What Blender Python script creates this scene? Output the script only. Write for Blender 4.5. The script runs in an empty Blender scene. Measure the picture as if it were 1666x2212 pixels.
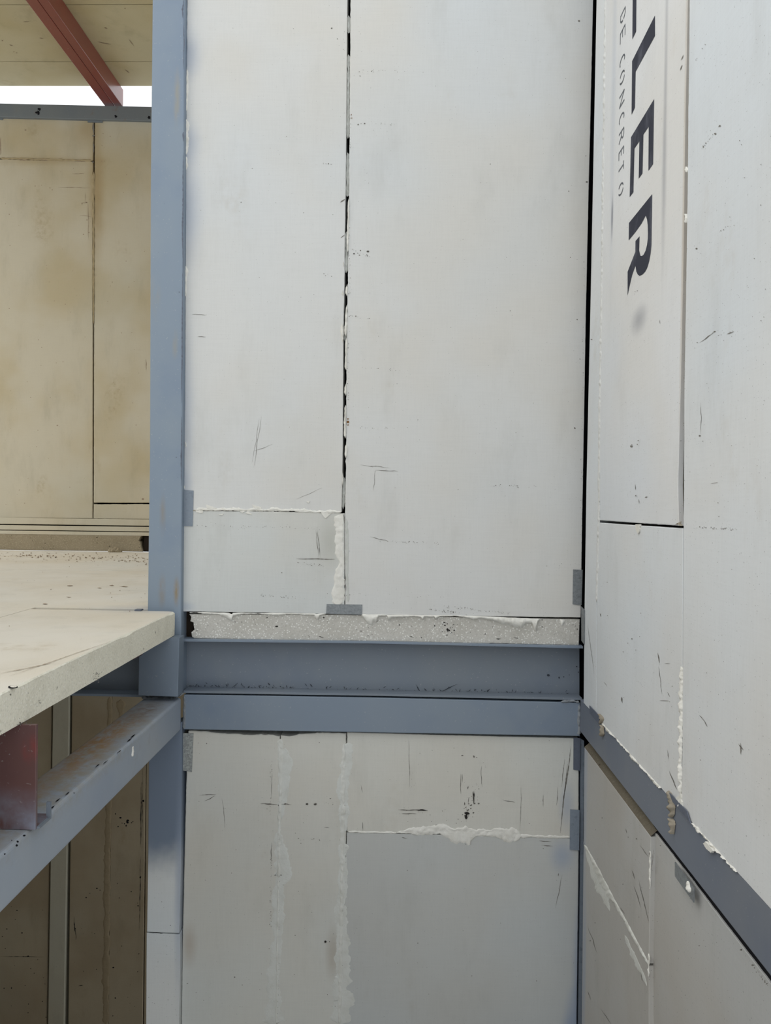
import bpy, bmesh, math, random
from mathutils import Vector, Matrix
from mathutils.geometry import tessellate_polygon
from mathutils import noise as mnoise
S = bpy.context.scene
COL = S.collection
random.seed(7)

# ------------------------------------------------------------------ camera
F = 1664.0; PX, PY = 833.0, 1106.0; ROLL = 0.0125
yc = Vector((871 - PX, -(1088 - PY), -F)).normalized()
k = (math.sin(ROLL) * yc.x + math.cos(ROLL) * yc.y) / -yc.z
zc = Vector((math.sin(ROLL), math.cos(ROLL), k)).normalized()
xc = yc.cross(zc)
M = Matrix((xc, yc, zc)).transposed()      # world -> camera
MI = M.transposed()
CAM = Vector((0, 0, 0.284))
cam = bpy.data.cameras.new('camera'); cam.sensor_fit = 'HORIZONTAL'; cam.sensor_width = 36
cam.lens = F / 1666 * 36; cam.clip_start = 0.02; cam.clip_end = 200
co = bpy.data.objects.new('camera', cam); COL.objects.link(co)
co.matrix_world = Matrix.Translation(CAM) @ MI.to_4x4()
S.camera = co

# ------------------------------------------------------------------ sky, exposure
W = bpy.data.worlds.new('overcast_sky'); S.world = W; W.use_nodes = True
bg = W.node_tree.nodes['Background']; bg.inputs[0].default_value = (0.93, 0.97, 1.0, 1); bg.inputs[1].default_value = 1.0
sun = bpy.data.lights.new('fill_sun', 'SUN'); sun.energy = 1.3; sun.angle = math.radians(70); sun.color = (1, .98, .95)  # soft sun added to brighten the right wall under the overcast sky
so = bpy.data.objects.new('fill_sun', sun); COL.objects.link(so)
so.rotation_euler = Vector((.80, .12, -.60)).to_track_quat('-Z', 'Y').to_euler()
S.view_settings.view_transform = 'Standard'; S.view_settings.look = 'None'
S.view_settings.gamma = 1; S.view_settings.use_curve_mapping = False
S.view_settings.exposure = 0.45

# ------------------------------------------------------------------ pixel rays to real planes
class Plane:
    def __init__(s, p0, n): s.p0 = Vector(p0); s.n = Vector(n).normalized()
    def __call__(s, px, py, off=0.0):
        d = MI @ Vector(((px - PX) / F, -(py - PY) / F, -1))
        t = (s.p0 + s.n * off - CAM).dot(s.n) / d.dot(s.n)
        return CAM + d * t
def at(pl, p):
    """p = (px,py) on the plane, or (px,py,z) = that point slid vertically to height z"""
    v = pl(p[0], p[1])
    if len(p) > 2: v = Vector((v.x, v.y, p[2]))
    return v
def lerp(a, b, t): return a + (b - a) * t

# ------------------------------------------------------------------ object helpers
def props(o, label=None, cat=None, group=None, kind=None):
    if label: o['label'] = label
    if cat: o['category'] = cat
    if group: o['group'] = group
    if kind: o['kind'] = kind
    return o
def empty(name, loc=(0, 0, 0), **kw):
    o = bpy.data.objects.new(name, None); COL.objects.link(o); o.location = loc; o.empty_display_size = .05
    bpy.context.view_layer.update()
    return props(o, **kw)
def link(name, bm, mat, parent=None, smooth=False, **kw):
    me = bpy.data.meshes.new(name); 
    bmesh.ops.recalc_face_normals(bm, faces=bm.faces[:])
    bm.to_mesh(me); bm.free()
    for m in (mat if isinstance(mat, (list, tuple)) else [mat]): me.materials.append(m)
    if smooth:
        for p in me.polygons: p.use_smooth = True
    o = bpy.data.objects.new(name, me); COL.objects.link(o)
    if parent:
        o.parent = parent; o.matrix_parent_inverse = parent.matrix_world.inverted()
    return props(o, **kw)
def add_box(bm, x0, x1, y0, y1, z0, z1, bev=0, seg=2):
    t = bmesh.new()
    bmesh.ops.create_cube(t, size=1)
    for v in t.verts:
        v.co = Vector((lerp(x0, x1, v.co.x + .5), lerp(y0, y1, v.co.y + .5), lerp(z0, z1, v.co.z + .5)))
    if bev: bmesh.ops.bevel(t, geom=t.edges[:], offset=bev, segments=seg, affect='EDGES', profile=.5)
    me = bpy.data.meshes.new('t'); t.to_mesh(me); t.free(); bm.from_mesh(me); bpy.data.meshes.remove(me)
def box(name, x0, x1, y0, y1, z0, z1, mat, parent=None, bev=0, seg=2, smooth=False, **kw):
    bm = bmesh.new(); add_box(bm, x0, x1, y0, y1, z0, z1, bev, seg)
    return link(name, bm, mat, parent, smooth, **kw)
def outline(pl, pts, jit, step=0.006, seed=0):
    """pts: pixel points; jit: per-edge roughness in metres (list or number)"""
    W3 = [at(pl, p) for p in pts]; n = len(W3)
    if not isinstance(jit, (list, tuple)): jit = [jit] * n
    out = []
    for i in range(n):
        a, b = W3[i], W3[(i + 1) % n]; j = jit[i]
        out.append(a.copy())
        if j > 0:
            d = b - a; L = d.length; m = max(1, int(L / step)); q = d.cross(pl.n).normalized()
            for s_ in range(1, m):
                t = s_ / m; p = a + d * t
                v = mnoise.noise(p * 60 + Vector((seed, 0, 0))) * .6 + mnoise.noise(p * 210 + Vector((0, seed, 0))) * .5 + mnoise.noise(p * 14) * .5
                out.append(p + q * (v * j) + q * (abs(v) * j * .2))
    return out
def add_prism(bm, pl, W3, thick, chamfer=0.001, off=0.0, core=None):
    """solid slab: outline on plane, extruded away from the viewer; chamfered front arris"""
    n = len(W3); nrm = pl.n
    if chamfer:
        area = sum((W3[i] - W3[0]).cross(W3[(i + 1) % n] - W3[0]).dot(nrm) for i in range(n)); sg = 1 if area > 0 else -1
        ins = []
        for i in range(n):
            a = (W3[i] - W3[i - 1]); b = (W3[(i + 1) % n] - W3[i])
            na = nrm.cross(a).normalized() * sg; nb = nrm.cross(b).normalized() * sg
            m = na + nb; m = m.normalized() if m.length > 1e-6 else na
            c = max(.5, m.dot(na)); ins.append(W3[i] + m * (chamfer / c))
        rings = [[p + nrm * off for p in ins], [p + nrm * (off - chamfer * .8) for p in W3], [p + nrm * (off - thick) for p in W3]]
    else:
        rings = [[p + nrm * off for p in W3], [p + nrm * (off - thick) for p in W3]]
    vs = [[bm.verts.new(p) for p in r] for r in rings]
    for tri in tessellate_polygon([rings[0]]):
        bm.faces.new([vs[0][i] for i in tri])
    for r in range(len(vs) - 1):
        for i in range(n):
            f = bm.faces.new((vs[r][i], vs[r][(i + 1) % n], vs[r + 1][(i + 1) % n], vs[r + 1][i]))
            if core is not None: f.material_index = core
    for tri in tessellate_polygon([rings[-1]]):
        bm.faces.new([vs[-1][i] for i in tri])
def prism(name, pl, pts, thick, mat, parent=None, jit=0, chamfer=.001, off=0, step=.006, core=None, seed=0, **kw):
    bm = bmesh.new(); add_prism(bm, pl, outline(pl, pts, jit, step, seed), thick, chamfer, off, core)
    return link(name, bm, mat, parent, **kw)
def interp(keys, t, c):
    for i in range(len(keys) - 1):
        a, b = keys[i], keys[i + 1]
        if a[0] <= t <= b[0]:
            return lerp(a[c], b[c], (t - a[0]) / max(1e-6, b[0] - a[0]))
    return keys[-1][c] if t > keys[-1][0] else keys[0][c]
def ribbon(bm, pl, path, h, rough=.5, edge=.35, seed=0, stepx=3.0, nx=7, off=0.0, flat=.0, fine=1.0):
    """a trowelled/oozing bead of filler; path = [(px,py,left_width,right_width)] in pixels"""
    L = [0]
    for a, b in zip(path, path[1:]): L.append(L[-1] + math.hypot(b[0] - a[0], b[1] - a[1]))
    T = L[-1]; m = max(2, int(T / stepx)); rows = []
    keys = [(L[i],) + tuple(path[i]) for i in range(len(path))]
    for s_ in range(m + 1):
        t = T * s_ / m
        px, py, wl, wr = (interp(keys, t, c) for c in (1, 2, 3, 4))
        px2 = interp(keys, min(T, t + 2), 1); py2 = interp(keys, min(T, t + 2), 2)
        px1 = interp(keys, max(0, t - 2), 1); py1 = interp(keys, max(0, t - 2), 2)
        dx, dy = px2 - px1, py2 - py1; l = math.hypot(dx, dy) or 1; nxp, nyp = (dy / l, -dx / l) if abs(dy) > abs(dx) else (-dy / l, dx / l)
        if (nxp if abs(dy) > abs(dx) else nyp) < 0: nxp, nyp = -nxp, -nyp     # the second width lies to the right of upright beads, below level ones
        def nz(a, f): return mnoise.noise(Vector((t * f, a * 7.3 + seed * 3.1, seed)))
        wl *= max(.1, 1 + edge * (nz(1, .05) * 1.6 + nz(2, .2 * fine) * .9)); wr *= max(.1, 1 + edge * (nz(3, .05) * 1.6 + nz(4, .2 * fine) * .9))
        end = min(1, (s_ + .15) / 2.0, (m - s_ + .15) / 2.0)
        row = []
        for j in range(nx):
            u = j / (nx - 1) * 2 - 1
            w = (wl if u < 0 else wr) * end
            qx, qy = px + nxp * u * w, py + nyp * u * w
            prof = (1 - abs(u) ** (2 if not flat else 6))
            hh = h * prof * (1 + rough * mnoise.noise(Vector((qx * .12, qy * .12, seed))) * 1.5 + rough * .7 * mnoise.noise(Vector((qx * .4, qy * .4, seed + 5))))
            row.append(bm.verts.new(pl(qx, qy) + pl.n * (off + max(hh, 0) - (.0006 if j in (0, nx - 1) else 0))))
        rows.append(row)
    for a, b in zip(rows, rows[1:]):
        for j in range(nx - 1): bm.faces.new((a[j], a[j + 1], b[j + 1], b[j]))
def putty(name, pl, paths, h, mat, parent, **kw):
    keep = {q: kw.pop(q) for q in ('label', 'cat', 'group', 'kind') if q in kw}
    bm = bmesh.new()
    for i, p in enumerate(paths): ribbon(bm, pl, p, h, seed=kw.get('seed', 0) + i * 11, **{q: v for q, v in kw.items() if q != 'seed'})
    return link(name, bm, mat, parent, smooth=True, **keep)
def sheet(bm, pl, poly, h, off=0.0, seed=0, jit=.6):
    """small flat dab (polygon in pixels), slightly raised"""
    P = []
    n = len(poly)
    for i in range(n):
        a, b = poly[i], poly[(i + 1) % n]; l = math.hypot(b[0] - a[0], b[1] - a[1]); m = max(1, int(l / 3))
        for s_ in range(m):
            t = s_ / m; P.append((lerp(a[0], b[0], t) + random.uniform(-jit, jit), lerp(a[1], b[1], t) + random.uniform(-jit, jit)))
    W3 = [pl(x, y) for x, y in P]
    add_prism(bm, pl, W3, h + .0004, 0, off + h)
def scratch(bm, pl, x0, y0, x1, y1, w, off=.0006):
    """a hairline mark, tapering at both ends"""
    l = math.hypot(x1 - x0, y1 - y0) or 1; m = max(2, int(l / 4)); nx_, ny_ = -(y1 - y0) / l, (x1 - x0) / l
    sd = random.random() * 99; prev = None
    for s_ in range(m + 1):
        t = s_ / m; ww = w * .5 * math.sin(math.pi * (t * .9 + .05)) * random.uniform(.5, 1.3)
        d = mnoise.noise(Vector((t * 3, sd, 0))) * min(2.0, l * .05)
        cx, cy = lerp(x0, x1, t) + nx_ * d, lerp(y0, y1, t) + ny_ * d
        cur = (bm.verts.new(pl(cx + nx_ * ww, cy + ny_ * ww, off)), bm.verts.new(pl(cx - nx_ * ww, cy - ny_ * ww, off)))
        if prev: bm.faces.new((prev[0], prev[1], cur[1], cur[0]))
        prev = cur
def speck(bm, pl, x, y, r, off=.0006):
    m = random.randint(5, 7); a0 = random.random() * 6; v = []
    sx, sy = random.uniform(.6, 1.3), random.uniform(.5, 1.1)
    for i in range(m):
        a = a0 + i * 2 * math.pi / m; rr = r * random.uniform(.6, 1.2)
        v.append(bm.verts.new(pl(x + math.cos(a) * rr * sx, y + math.sin(a) * rr * sy, off)))
    bm.faces.new(v)
def marks(parent, pl, lines=(), dots=(), rows=(), mat=None, name='scuff_marks', scatter=()):
    bm = bmesh.new()
    for l in lines: scratch(bm, pl, *l)
    for d in dots: speck(bm, pl, *d)
    for (x0, y0, x1, y1, n, r) in rows:
        for i in range(n):
            t = random.random(); speck(bm, pl, lerp(x0, x1, t) + random.uniform(-2, 2), lerp(y0, y1, t) + random.uniform(-2.5, 2.5), r * random.uniform(.4, 1.2))
    for (x0, y0, x1, y1, n, r) in scatter:
        for i in range(n): speck(bm, pl, random.uniform(x0, x1), random.uniform(y0, y1), r * random.uniform(.4, 1.3))
    return link(name, bm, mat, parent, kind='stuff')

# ------------------------------------------------------------------ materials
def srgb(r, g, b):
    f = lambda c: (c / 255 / 12.92) if c / 255 < .04045 else ((c / 255 + .055) / 1.055) ** 2.4
    return (f(r), f(g), f(b), 1)
class Mat:
    def __init__(s, name, rough=.8, metal=0, spec=.3):
        s.m = bpy.data.materials.new(name); s.m.use_nodes = True; s.t = s.m.node_tree; s.N = s.t.nodes; s.L = s.t.links
        s.b = s.N['Principled BSDF']; s.b.inputs['Roughness'].default_value = rough; s.b.inputs['Metallic'].default_value = metal
        s.b.inputs['Specular IOR Level'].default_value = spec
        s.pos = s.N.new('ShaderNodeNewGeometry').outputs['Position']; s.h = None
    def vec(s, scale, off=(0, 0, 0)):
        n = s.N.new('ShaderNodeMapping'); n.inputs['Scale'].default_value = scale; n.inputs['Location'].default_value = off
        s.L.new(s.pos, n.inputs[0]); return n.outputs[0]
    def noise(s, scale, st=(1, 1, 1), detail=4, rough=.55, off=(0, 0, 0), dist=0):
        n = s.N.new('ShaderNodeTexNoise'); n.inputs['Scale'].default_value = scale; n.inputs['Detail'].default_value = detail
        n.inputs['Roughness'].default_value = rough; n.inputs['Distortion'].default_value = dist
        s.L.new(s.vec(st, off), n.inputs['Vector']); return n.outputs['Fac']
    def ramp(s, v, a, b, lo=0., hi=1.):
        n = s.N.new('ShaderNodeMapRange'); n.interpolation_type = 'SMOOTHSTEP'
        for i, q in zip((1, 2, 3, 4), (a, b, lo, hi)): n.inputs[i].default_value = q
        s.L.new(v, n.inputs[0]); return n.outputs[0]
    def math(s, op, a, b=None):
        n = s.N.new('ShaderNodeMath'); n.operation = op
        for i, q in enumerate((a, b)):
            if q is None: continue
            if isinstance(q, (int, float)): n.inputs[i].default_value = q
            else: s.L.new(q, n.inputs[i])
        return n.outputs[0]
    def mix(s, f, a, b):
        n = s.N.new('ShaderNodeMix'); n.data_type = 'RGBA'
        for i, q in ((0, f), (6, a), (7, b)):
            if isinstance(q, (int, float)): n.inputs[i].default_value = q
            elif isinstance(q, tuple): n.inputs[i].default_value = q
            else: s.L.new(q, n.inputs[i])
        return n.outputs[2]
    def blob(s, c, r, soft=1.0, wob=.0):
        """1 inside an ellipsoid around c with radii r, fading out: a sprayed or soaked patch"""
        n = s.N.new('ShaderNodeVectorMath'); n.operation = 'SUBTRACT'; s.L.new(s.pos, n.inputs[0]); n.inputs[1].default_value = c
        d = s.N.new('ShaderNodeVectorMath'); d.operation = 'DIVIDE'; s.L.new(n.outputs[0], d.inputs[0]); d.inputs[1].default_value = r
        l = s.N.new('ShaderNodeVectorMath'); l.operation = 'LENGTH'; s.L.new(d.outputs[0], l.inputs[0])
        v = l.outputs['Value']
        if wob: v = s.math('ADD', v, s.math('MULTIPLY', s.math('SUBTRACT', s.noise(14, detail=3), .5), wob))
        return s.ramp(v, 1.0 - soft, 1.0, 1, 0)
    def bump(s, h, strength=.2, dist=.002):
        n = s.N.new('ShaderNodeBump'); n.inputs['Strength'].default_value = strength; n.inputs['Distance'].default_value = dist
        s.L.new(h, n.inputs['Height']); 
        if s.h: s.L.new(s.h, n.inputs['Normal'])
        s.h = n.outputs[0]
    def done(s, col):
        s.L.new(col, s.b.inputs['Base Color']) if not isinstance(col, tuple) else setattr(s.b.inputs['Base Color'], 'default_value', col)
        if s.h: s.L.new(s.h, s.b.inputs['Normal'])
        return s.m

FR = Plane((0, 2.0, 0), (0, -1, 0))
R = .46
RT = Plane((R, 0, 0), (-1, 0, 0))
FAR = Plane((0, 4.3, 0), (0, -1, 0))
BL = srgb(152, 164, 184)
def cement(name, base, warm, dirt=.25, stain=.3, blobs=(), warmamt=.35, weave=.35, seed=0):
    m = Mat(name, .85, 0, .2); o = (seed, seed * 2, seed)
    c = m.mix(m.ramp(m.noise(2.2, detail=3, off=o), .38, .68, 0, warmamt), base, warm)
    cool = (base[0] * .90, base[1] * .97, base[2] * 1.05, 1)
    c = m.mix(m.ramp(m.noise(1.3, detail=2, off=(seed + 9, 3, 4)), .45, .7, 0, .5), c, cool)
    c = m.mix(m.ramp(m.noise(9, (1, 1, .35), 6, .65, off=o), .5, .8, 0, dirt), c, (base[0] * .55, base[1] * .54, base[2] * .5, 1))
    brown = (base[0] * .62, base[1] * .52, base[2] * .38, 1)
    st = m.math('MULTIPLY', m.ramp(m.noise(5, (1, 1, .5), 5, .6, off=(4 + seed, 1, 7)), .58, .75), m.ramp(m.noise(40, detail=4, off=o), .35, .7))
    c = m.mix(m.math('MULTIPLY', st, stain), c, brown)
    # faint cloth weave of the facing sheet
    w1 = m.noise(260, (1, 1, .06), 2, .5); w2 = m.noise(260, (.06, .06, 1), 2, .5)
    wv = m.math('ADD', w1, w2)
    c = m.mix(m.ramp(wv, .85, 1.2, 0, .05 * weave / .35), c, (base[0] * .6, base[1] * .6, base[2] * .6, 1))
    # pin holes
    sp = m.ramp(m.noise(330, detail=1, off=o), .735, .77, 0, .55); c = m.mix(sp, c, (.06, .055, .05, 1))
    for b in blobs:
        f = m.math('MULTIPLY', m.blob(b[0], b[1], b[3] if len(b) > 3 else 1, .25), b[2]); c = m.mix(f, c, b[4] if len(b) > 4 else BL)
    m.bump(wv, .12, .0008); m.bump(m.noise(25, detail=5), .12, .002)
    return m.done(c)
WHITE = srgb(211, 211, 209); WARM = srgb(205, 197, 182)
def P_(pl, x, y): return tuple(pl(x, y))
GRY = srgb(120, 122, 132)
m_up = cement('cement_panel_upper', WHITE, WARM, .2, .22, blobs=[
    (P_(FR, 405, 120), (.05, .1, .09), .55), (P_(FR, 405, 310), (.05, .1, .08), .5), (P_(FR, 402, 460), (.06, .1, .2), .5),
    (P_(FR, 400, 900), (.035, .1, .3), .35), (P_(FR, 398, 1040), (.03, .1, .06), .4)], seed=0)
m_cut = cement('cement_panel_offcut', srgb(204, 206, 204), WARM, .22, .35, blobs=[
    (P_(FR, 715, 1170), (.05, .1, .10), .55, 1, srgb(172, 172, 163)), (P_(FR, 400, 1310), (.04, .1, .02), .4)], seed=3)
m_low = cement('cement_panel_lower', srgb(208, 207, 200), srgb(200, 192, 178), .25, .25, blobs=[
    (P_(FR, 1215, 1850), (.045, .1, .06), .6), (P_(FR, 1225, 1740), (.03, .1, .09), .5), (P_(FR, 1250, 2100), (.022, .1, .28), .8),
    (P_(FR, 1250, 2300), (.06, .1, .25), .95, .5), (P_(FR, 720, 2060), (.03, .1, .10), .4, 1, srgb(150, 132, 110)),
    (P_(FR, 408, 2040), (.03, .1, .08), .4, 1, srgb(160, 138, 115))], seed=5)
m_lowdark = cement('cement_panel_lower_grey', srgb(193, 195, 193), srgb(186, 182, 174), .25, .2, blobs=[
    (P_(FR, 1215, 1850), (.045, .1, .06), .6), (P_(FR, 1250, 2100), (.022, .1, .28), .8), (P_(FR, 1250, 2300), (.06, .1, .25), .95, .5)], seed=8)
m_right = cement('cement_panel_right', srgb(216, 218, 219), srgb(206, 198, 186), .22, .25, blobs=[  # right wall panels paler than the front ones to make up for weak light
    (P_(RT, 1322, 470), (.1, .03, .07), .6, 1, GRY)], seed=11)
m_text = cement('cement_panel_stencilled', srgb(218, 219, 220), srgb(210, 205, 196), .15, .2, blobs=[
    (P_(RT, 1435, 120), (.1, .013, .45), .35, 1, GRY), (P_(RT, 1431, 380), (.1, .02, .25), .3, 1, GRY), (P_(RT, 1378, 690), (.1, .07, .04), .5, 1, GRY),
    (P_(RT, 1325, 200), (.1, .03, .6), .25, 1, BL), (P_(RT, 1322, 470), (.1, .012, .07), .9, 1, GRY), (P_(RT, 1472, 500), (.1, .012, .8), .6, .9, srgb(176, 160, 138))], seed=13)
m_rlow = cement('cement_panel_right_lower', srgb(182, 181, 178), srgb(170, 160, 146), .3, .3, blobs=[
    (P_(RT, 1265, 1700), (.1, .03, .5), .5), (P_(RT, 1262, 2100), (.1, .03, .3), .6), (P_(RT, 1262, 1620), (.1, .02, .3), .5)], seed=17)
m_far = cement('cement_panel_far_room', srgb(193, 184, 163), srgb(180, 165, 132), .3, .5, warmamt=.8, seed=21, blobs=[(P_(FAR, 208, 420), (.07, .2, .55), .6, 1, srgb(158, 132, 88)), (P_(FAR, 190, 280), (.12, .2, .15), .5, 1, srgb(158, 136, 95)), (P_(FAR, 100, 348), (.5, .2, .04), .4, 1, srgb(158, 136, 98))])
m_fardk = cement('cement_panel_lower_room', srgb(162, 150, 128), srgb(140, 124, 100), .35, .5, warmamt=.6, seed=25)  # darker than the upper room panels; the low light is put into the colour
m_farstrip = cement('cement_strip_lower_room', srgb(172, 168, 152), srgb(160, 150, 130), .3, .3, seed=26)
m_ceil = cement('cement_panel_ceiling', srgb(188, 178, 148), srgb(176, 162, 124), .4, .4, warmamt=.7, seed=29)
m_floor = cement('cement_panel_floor', srgb(214, 208, 196), srgb(202, 190, 168), .28, .4, warmamt=.5, seed=33, blobs=[
    (P_(FR, 330, 1320), (.25, .12, .02), .35, 1, BL)])
m_strip = cement('cement_strip_oversprayed', srgb(218, 220, 219), srgb(210, 207, 200), .15, .1, blobs=[
    (tuple(FR(353, 1650)), (.2, .2, .32), 1.0, .42, srgb(118, 130, 147)), (tuple(FR(392, 1900)), (.02, .2, .4), .6)], seed=37)

def core_mat(name, base, bead, dark, scale=150, amt=1.0):
    m = Mat(name, .9, 0, .15)
    c = m.mix(m.ramp(m.noise(12, detail=5), .4, .7, 0, .5), base, (base[0] * .8, base[1] * .79, base[2] * .76, 1))
    c = m.mix(m.ramp(m.noise(220, detail=3), .45, .75, 0, .4), c, (base[0] * .6, base[1] * .6, base[2] * .58, 1))
    v = m.N.new('ShaderNodeTexVoronoi'); v.inputs['Scale'].default_value = scale; m.L.new(m.pos, v.inputs['Vector'])
    dots = m.ramp(v.outputs['Distance'], .26, .36, 1, 0)
    sep = m.N.new('ShaderNodeSeparateColor'); m.L.new(v.outputs['Color'], sep.inputs[0])
    on = m.ramp(m.math('ADD', sep.outputs[0], m.math('MULTIPLY', m.noise(7, detail=2), .9)), .62, .78)
    f = m.math('MULTIPLY', dots, on)
    c = m.mix(m.math('MULTIPLY', f, amt), c, bead)
    pit = m.ramp(m.noise(70, detail=3, rough=.6), .69, .73, 0, .85); c = m.mix(pit, c, dark)
    m.bump(f, .35, .0012); m.bump(m.noise(150, detail=4), .5, .002)
    return m.done(c)
m_core = core_mat('bead_concrete_core', srgb(196, 193, 186), srgb(232, 231, 226), srgb(60, 55, 50), 165, .75)
m_corew = core_mat('bead_concrete_slab_edge', srgb(238, 233, 216), srgb(248, 245, 232), srgb(80, 72, 60), 165, .6)  # same core as the front edge, paler to make up for missing light
m_coreb = core_mat('bead_concrete_brown', srgb(106, 99, 86), srgb(128, 121, 106), srgb(45, 38, 30), 150, .3)
m_cored = core_mat('bead_concrete_dirty', srgb(150, 138, 115), srgb(180, 170, 145), srgb(50, 42, 32), 120, .4)

def filler_mat(name, base):
    m = Mat(name, .9, 0, .15)
    c = m.mix(m.ramp(m.noise(30, detail=5), .4, .7, 0, .5), base, (base[0] * .82, base[1] * .81, base[2] * .78, 1))
    m.bump(m.noise(160, detail=5, rough=.65), .6, .0015)
    return m.done(c)
m_putty = filler_mat('joint_putty_white', srgb(226, 224, 217))
m_puttyw = filler_mat('joint_putty_panel_coloured', srgb(217, 218, 217))
m_puttyg = filler_mat('joint_putty_grey', srgb(198, 199, 194))
m_puttyl = filler_mat('joint_putty_lower', srgb(216, 216, 210))
m_puttys = filler_mat('joint_smear_lower', srgb(212, 213, 208))
m_puttyr = filler_mat('joint_putty_room', srgb(168, 152, 120))
m_puttyrd = filler_mat('joint_smear_room', srgb(148, 134, 110))
m_puttyb = filler_mat('putty_brown', srgb(150, 142, 128))

def paint(name, base, rough=.5, blobs=(), streak=.3, spec=.4, rustn=.0, coat=0):
    m = Mat(name, rough, 0, spec)
    d = (base[0] * 1.25, base[1] * 1.16, base[2] * 1.02, 1); e = (base[0] * .82, base[1] * .86, base[2] * .95, 1)
    c = m.mix(m.ramp(m.noise(4, (1, 1, .4), 3), .4, .65), base, m.mix(streak, base, d))
    c = m.mix(m.ramp(m.noise(6, detail=3, off=(3, 3, 3)), .48, .7, 0, .5), c, e)
    c = m.mix(m.ramp(m.noise(180, detail=2), .68, .74, 0, .25), c, (.5, .5, .48, 1))
    if rustn:
        r = m.math('MULTIPLY', m.ramp(m.noise(18, detail=5, rough=.7, off=(7, 1, 1)), .58, .68), rustn); c = m.mix(r, c, srgb(120, 78, 42))
    for b in blobs:
        f = m.math('MULTIPLY', m.blob(b[0], b[1], b[3] if len(b) > 3 else 1, .5), b[2])
        f = m.math('MULTIPLY', f, m.ramp(m.noise(60, b[5] if len(b) > 5 else (1, 1, .25), 5, .65), .3, .65))
        c = m.mix(f, c, b[4] if len(b) > 4 else srgb(140, 120, 85))
    if coat: m.b.inputs['Coat Weight'].default_value = coat; m.b.inputs['Coat Roughness'].default_value = .12
    m.bump(m.noise(300, detail=2), .05, .0005)
    return m.done(c)
BLUE = (.195, .24, .30, 1)
C = Plane((0, 1.98, 0), (0, -1, 0))
TAN = srgb(150, 138, 112)
m_col = paint('blue_grey_paint_column', (.225, .28, .35, 1), .5, [
    (P_(C, 381, 1278), (.012, .05, .05), .95), (P_(C, 350, 1275), (.014, .05, .06), .5), (P_(C, 382, 215), (.012, .05, .1), .7, 1, srgb(155, 148, 130)),
    (P_(C, 378, 745), (.01, .05, .05), .6, 1, srgb(150, 145, 130)), (P_(C, 335, 640), (.02, .05, .08), .4, 1, srgb(150, 145, 130)),
    (P_(C, 352, 1110), (.012, .05, .07), .4), (P_(C, 384, 1400), (.02, .05, .04), .3, 1, srgb(165, 165, 160))], .35)
m_blue = paint('blue_grey_paint_beam', BLUE, .45, (), .25)
m_web = paint('blue_grey_paint_channel', (.175, .205, .245, 1), .5, (), .3)
BT = -.209; 
m_diag = paint('blue_grey_paint_rusty', (.33, .375, .44, 1), .5, [
    ((-.62, 1.4, -.225), (.09, .7, .04), .75, .8, srgb(150, 140, 118), (1, 1, 1)), ((-.635, 1.62, -.225), (.06, .36, .04), 1, 1, srgb(158, 118, 62), (1, .4, 1)), ((-.645, 1.2, -.225), (.055, .36, .04), .9, 1, srgb(165, 130, 85), (1, .25, 1)),
    ((-.60, .95, -.225), (.07, .16, .04), .8, 1, srgb(160, 105, 55), (1, .3, 1)), ((-.62, 1.85, -.225), (.06, .14, .04), .7, 1, srgb(120, 100, 75))], .4, rustn=.1)
m_rbeam = paint('grey_paint_right_beam', (.155, .175, .215, 1), .5, (), .3)
m_red = paint('red_oxide_primer', srgb(122, 58, 50), .28, (), .3, .6, coat=.25)
m_redj = paint('red_oxide_oversprayed', srgb(96, 68, 66), .4, [
    ((-.60, 1.165, -.235), (.4, .1, .085), 1, .8, srgb(128, 132, 146), (.15, 1, .15)), ((-.63, 1.165, -.218), (.05, .1, .022), .95, .8, srgb(90, 50, 35)),
    ((-.565, 1.165, -.10), (.02, .1, .03), .6, 1, srgb(140, 55, 52))], .3)
m_farbeam = paint('grey_paint_far_beam', srgb(112, 118, 122), .5, (), .3, rustn=.25)
def galv(name, base, spangle=.5, rough=.5, metal=.35):
    m = Mat(name, rough, metal, .5)
    v = m.N.new('ShaderNodeTexVoronoi'); v.inputs['Scale'].default_value = 260; m.L.new(m.pos, v.inputs['Vector'])
    sep = m.N.new('ShaderNodeSeparateColor'); m.L.new(v.outputs['Color'], sep.inputs[0])
    c = m.mix(m.math('MULTIPLY', sep.outputs[0], spangle), base, (base[0] * 1.9, base[1] * 1.9, base[2] * 1.85, 1))
    c = m.mix(m.ramp(m.noise(70, detail=4), .55, .7, 0, .4), c, (base[0] * .5, base[1] * .5, base[2] * .5, 1))
    return m.done(c)
m_galv = galv('galvanised_steel', srgb(122, 126, 129), .35)
m_galvb = galv('galvanised_spangled', srgb(138, 141, 140), .7)
m_galvblue = galv('clip_oversprayed_blue', srgb(128, 138, 150), .1, .55, .1)
m_galvdk = galv('clip_oversprayed_dark', srgb(92, 98, 112), .1, .55, .1)
def plain(name, col, rough=.9, var=.3):
    m = Mat(name, rough, 0, .1)
    return m.done(m.mix(m.ramp(m.noise(20, detail=4), .35, .7, 0, var), col, (col[0] * .5, col[1] * .5, col[2] * .5, 1)))
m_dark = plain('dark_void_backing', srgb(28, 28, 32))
m_mark = plain('dark_scuff', srgb(122, 118, 112)); m_markd = plain('black_scuff', srgb(48, 46, 44)); m_markl = plain('pale_scuff', srgb(160, 154, 145))
m_markr = plain('brown_scuff', srgb(150, 132, 112)); m_bead = plain('weld_grey', srgb(135, 140, 145)); m_ground = plain('ground_cement', srgb(120, 112, 100))
m_chip = plain('chipped_paint_line', srgb(62, 66, 74))
m_cavity = plain('dark_cavity', srgb(45, 38, 32)); m_rust = plain('rust_brown', srgb(120, 84, 48))
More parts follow.
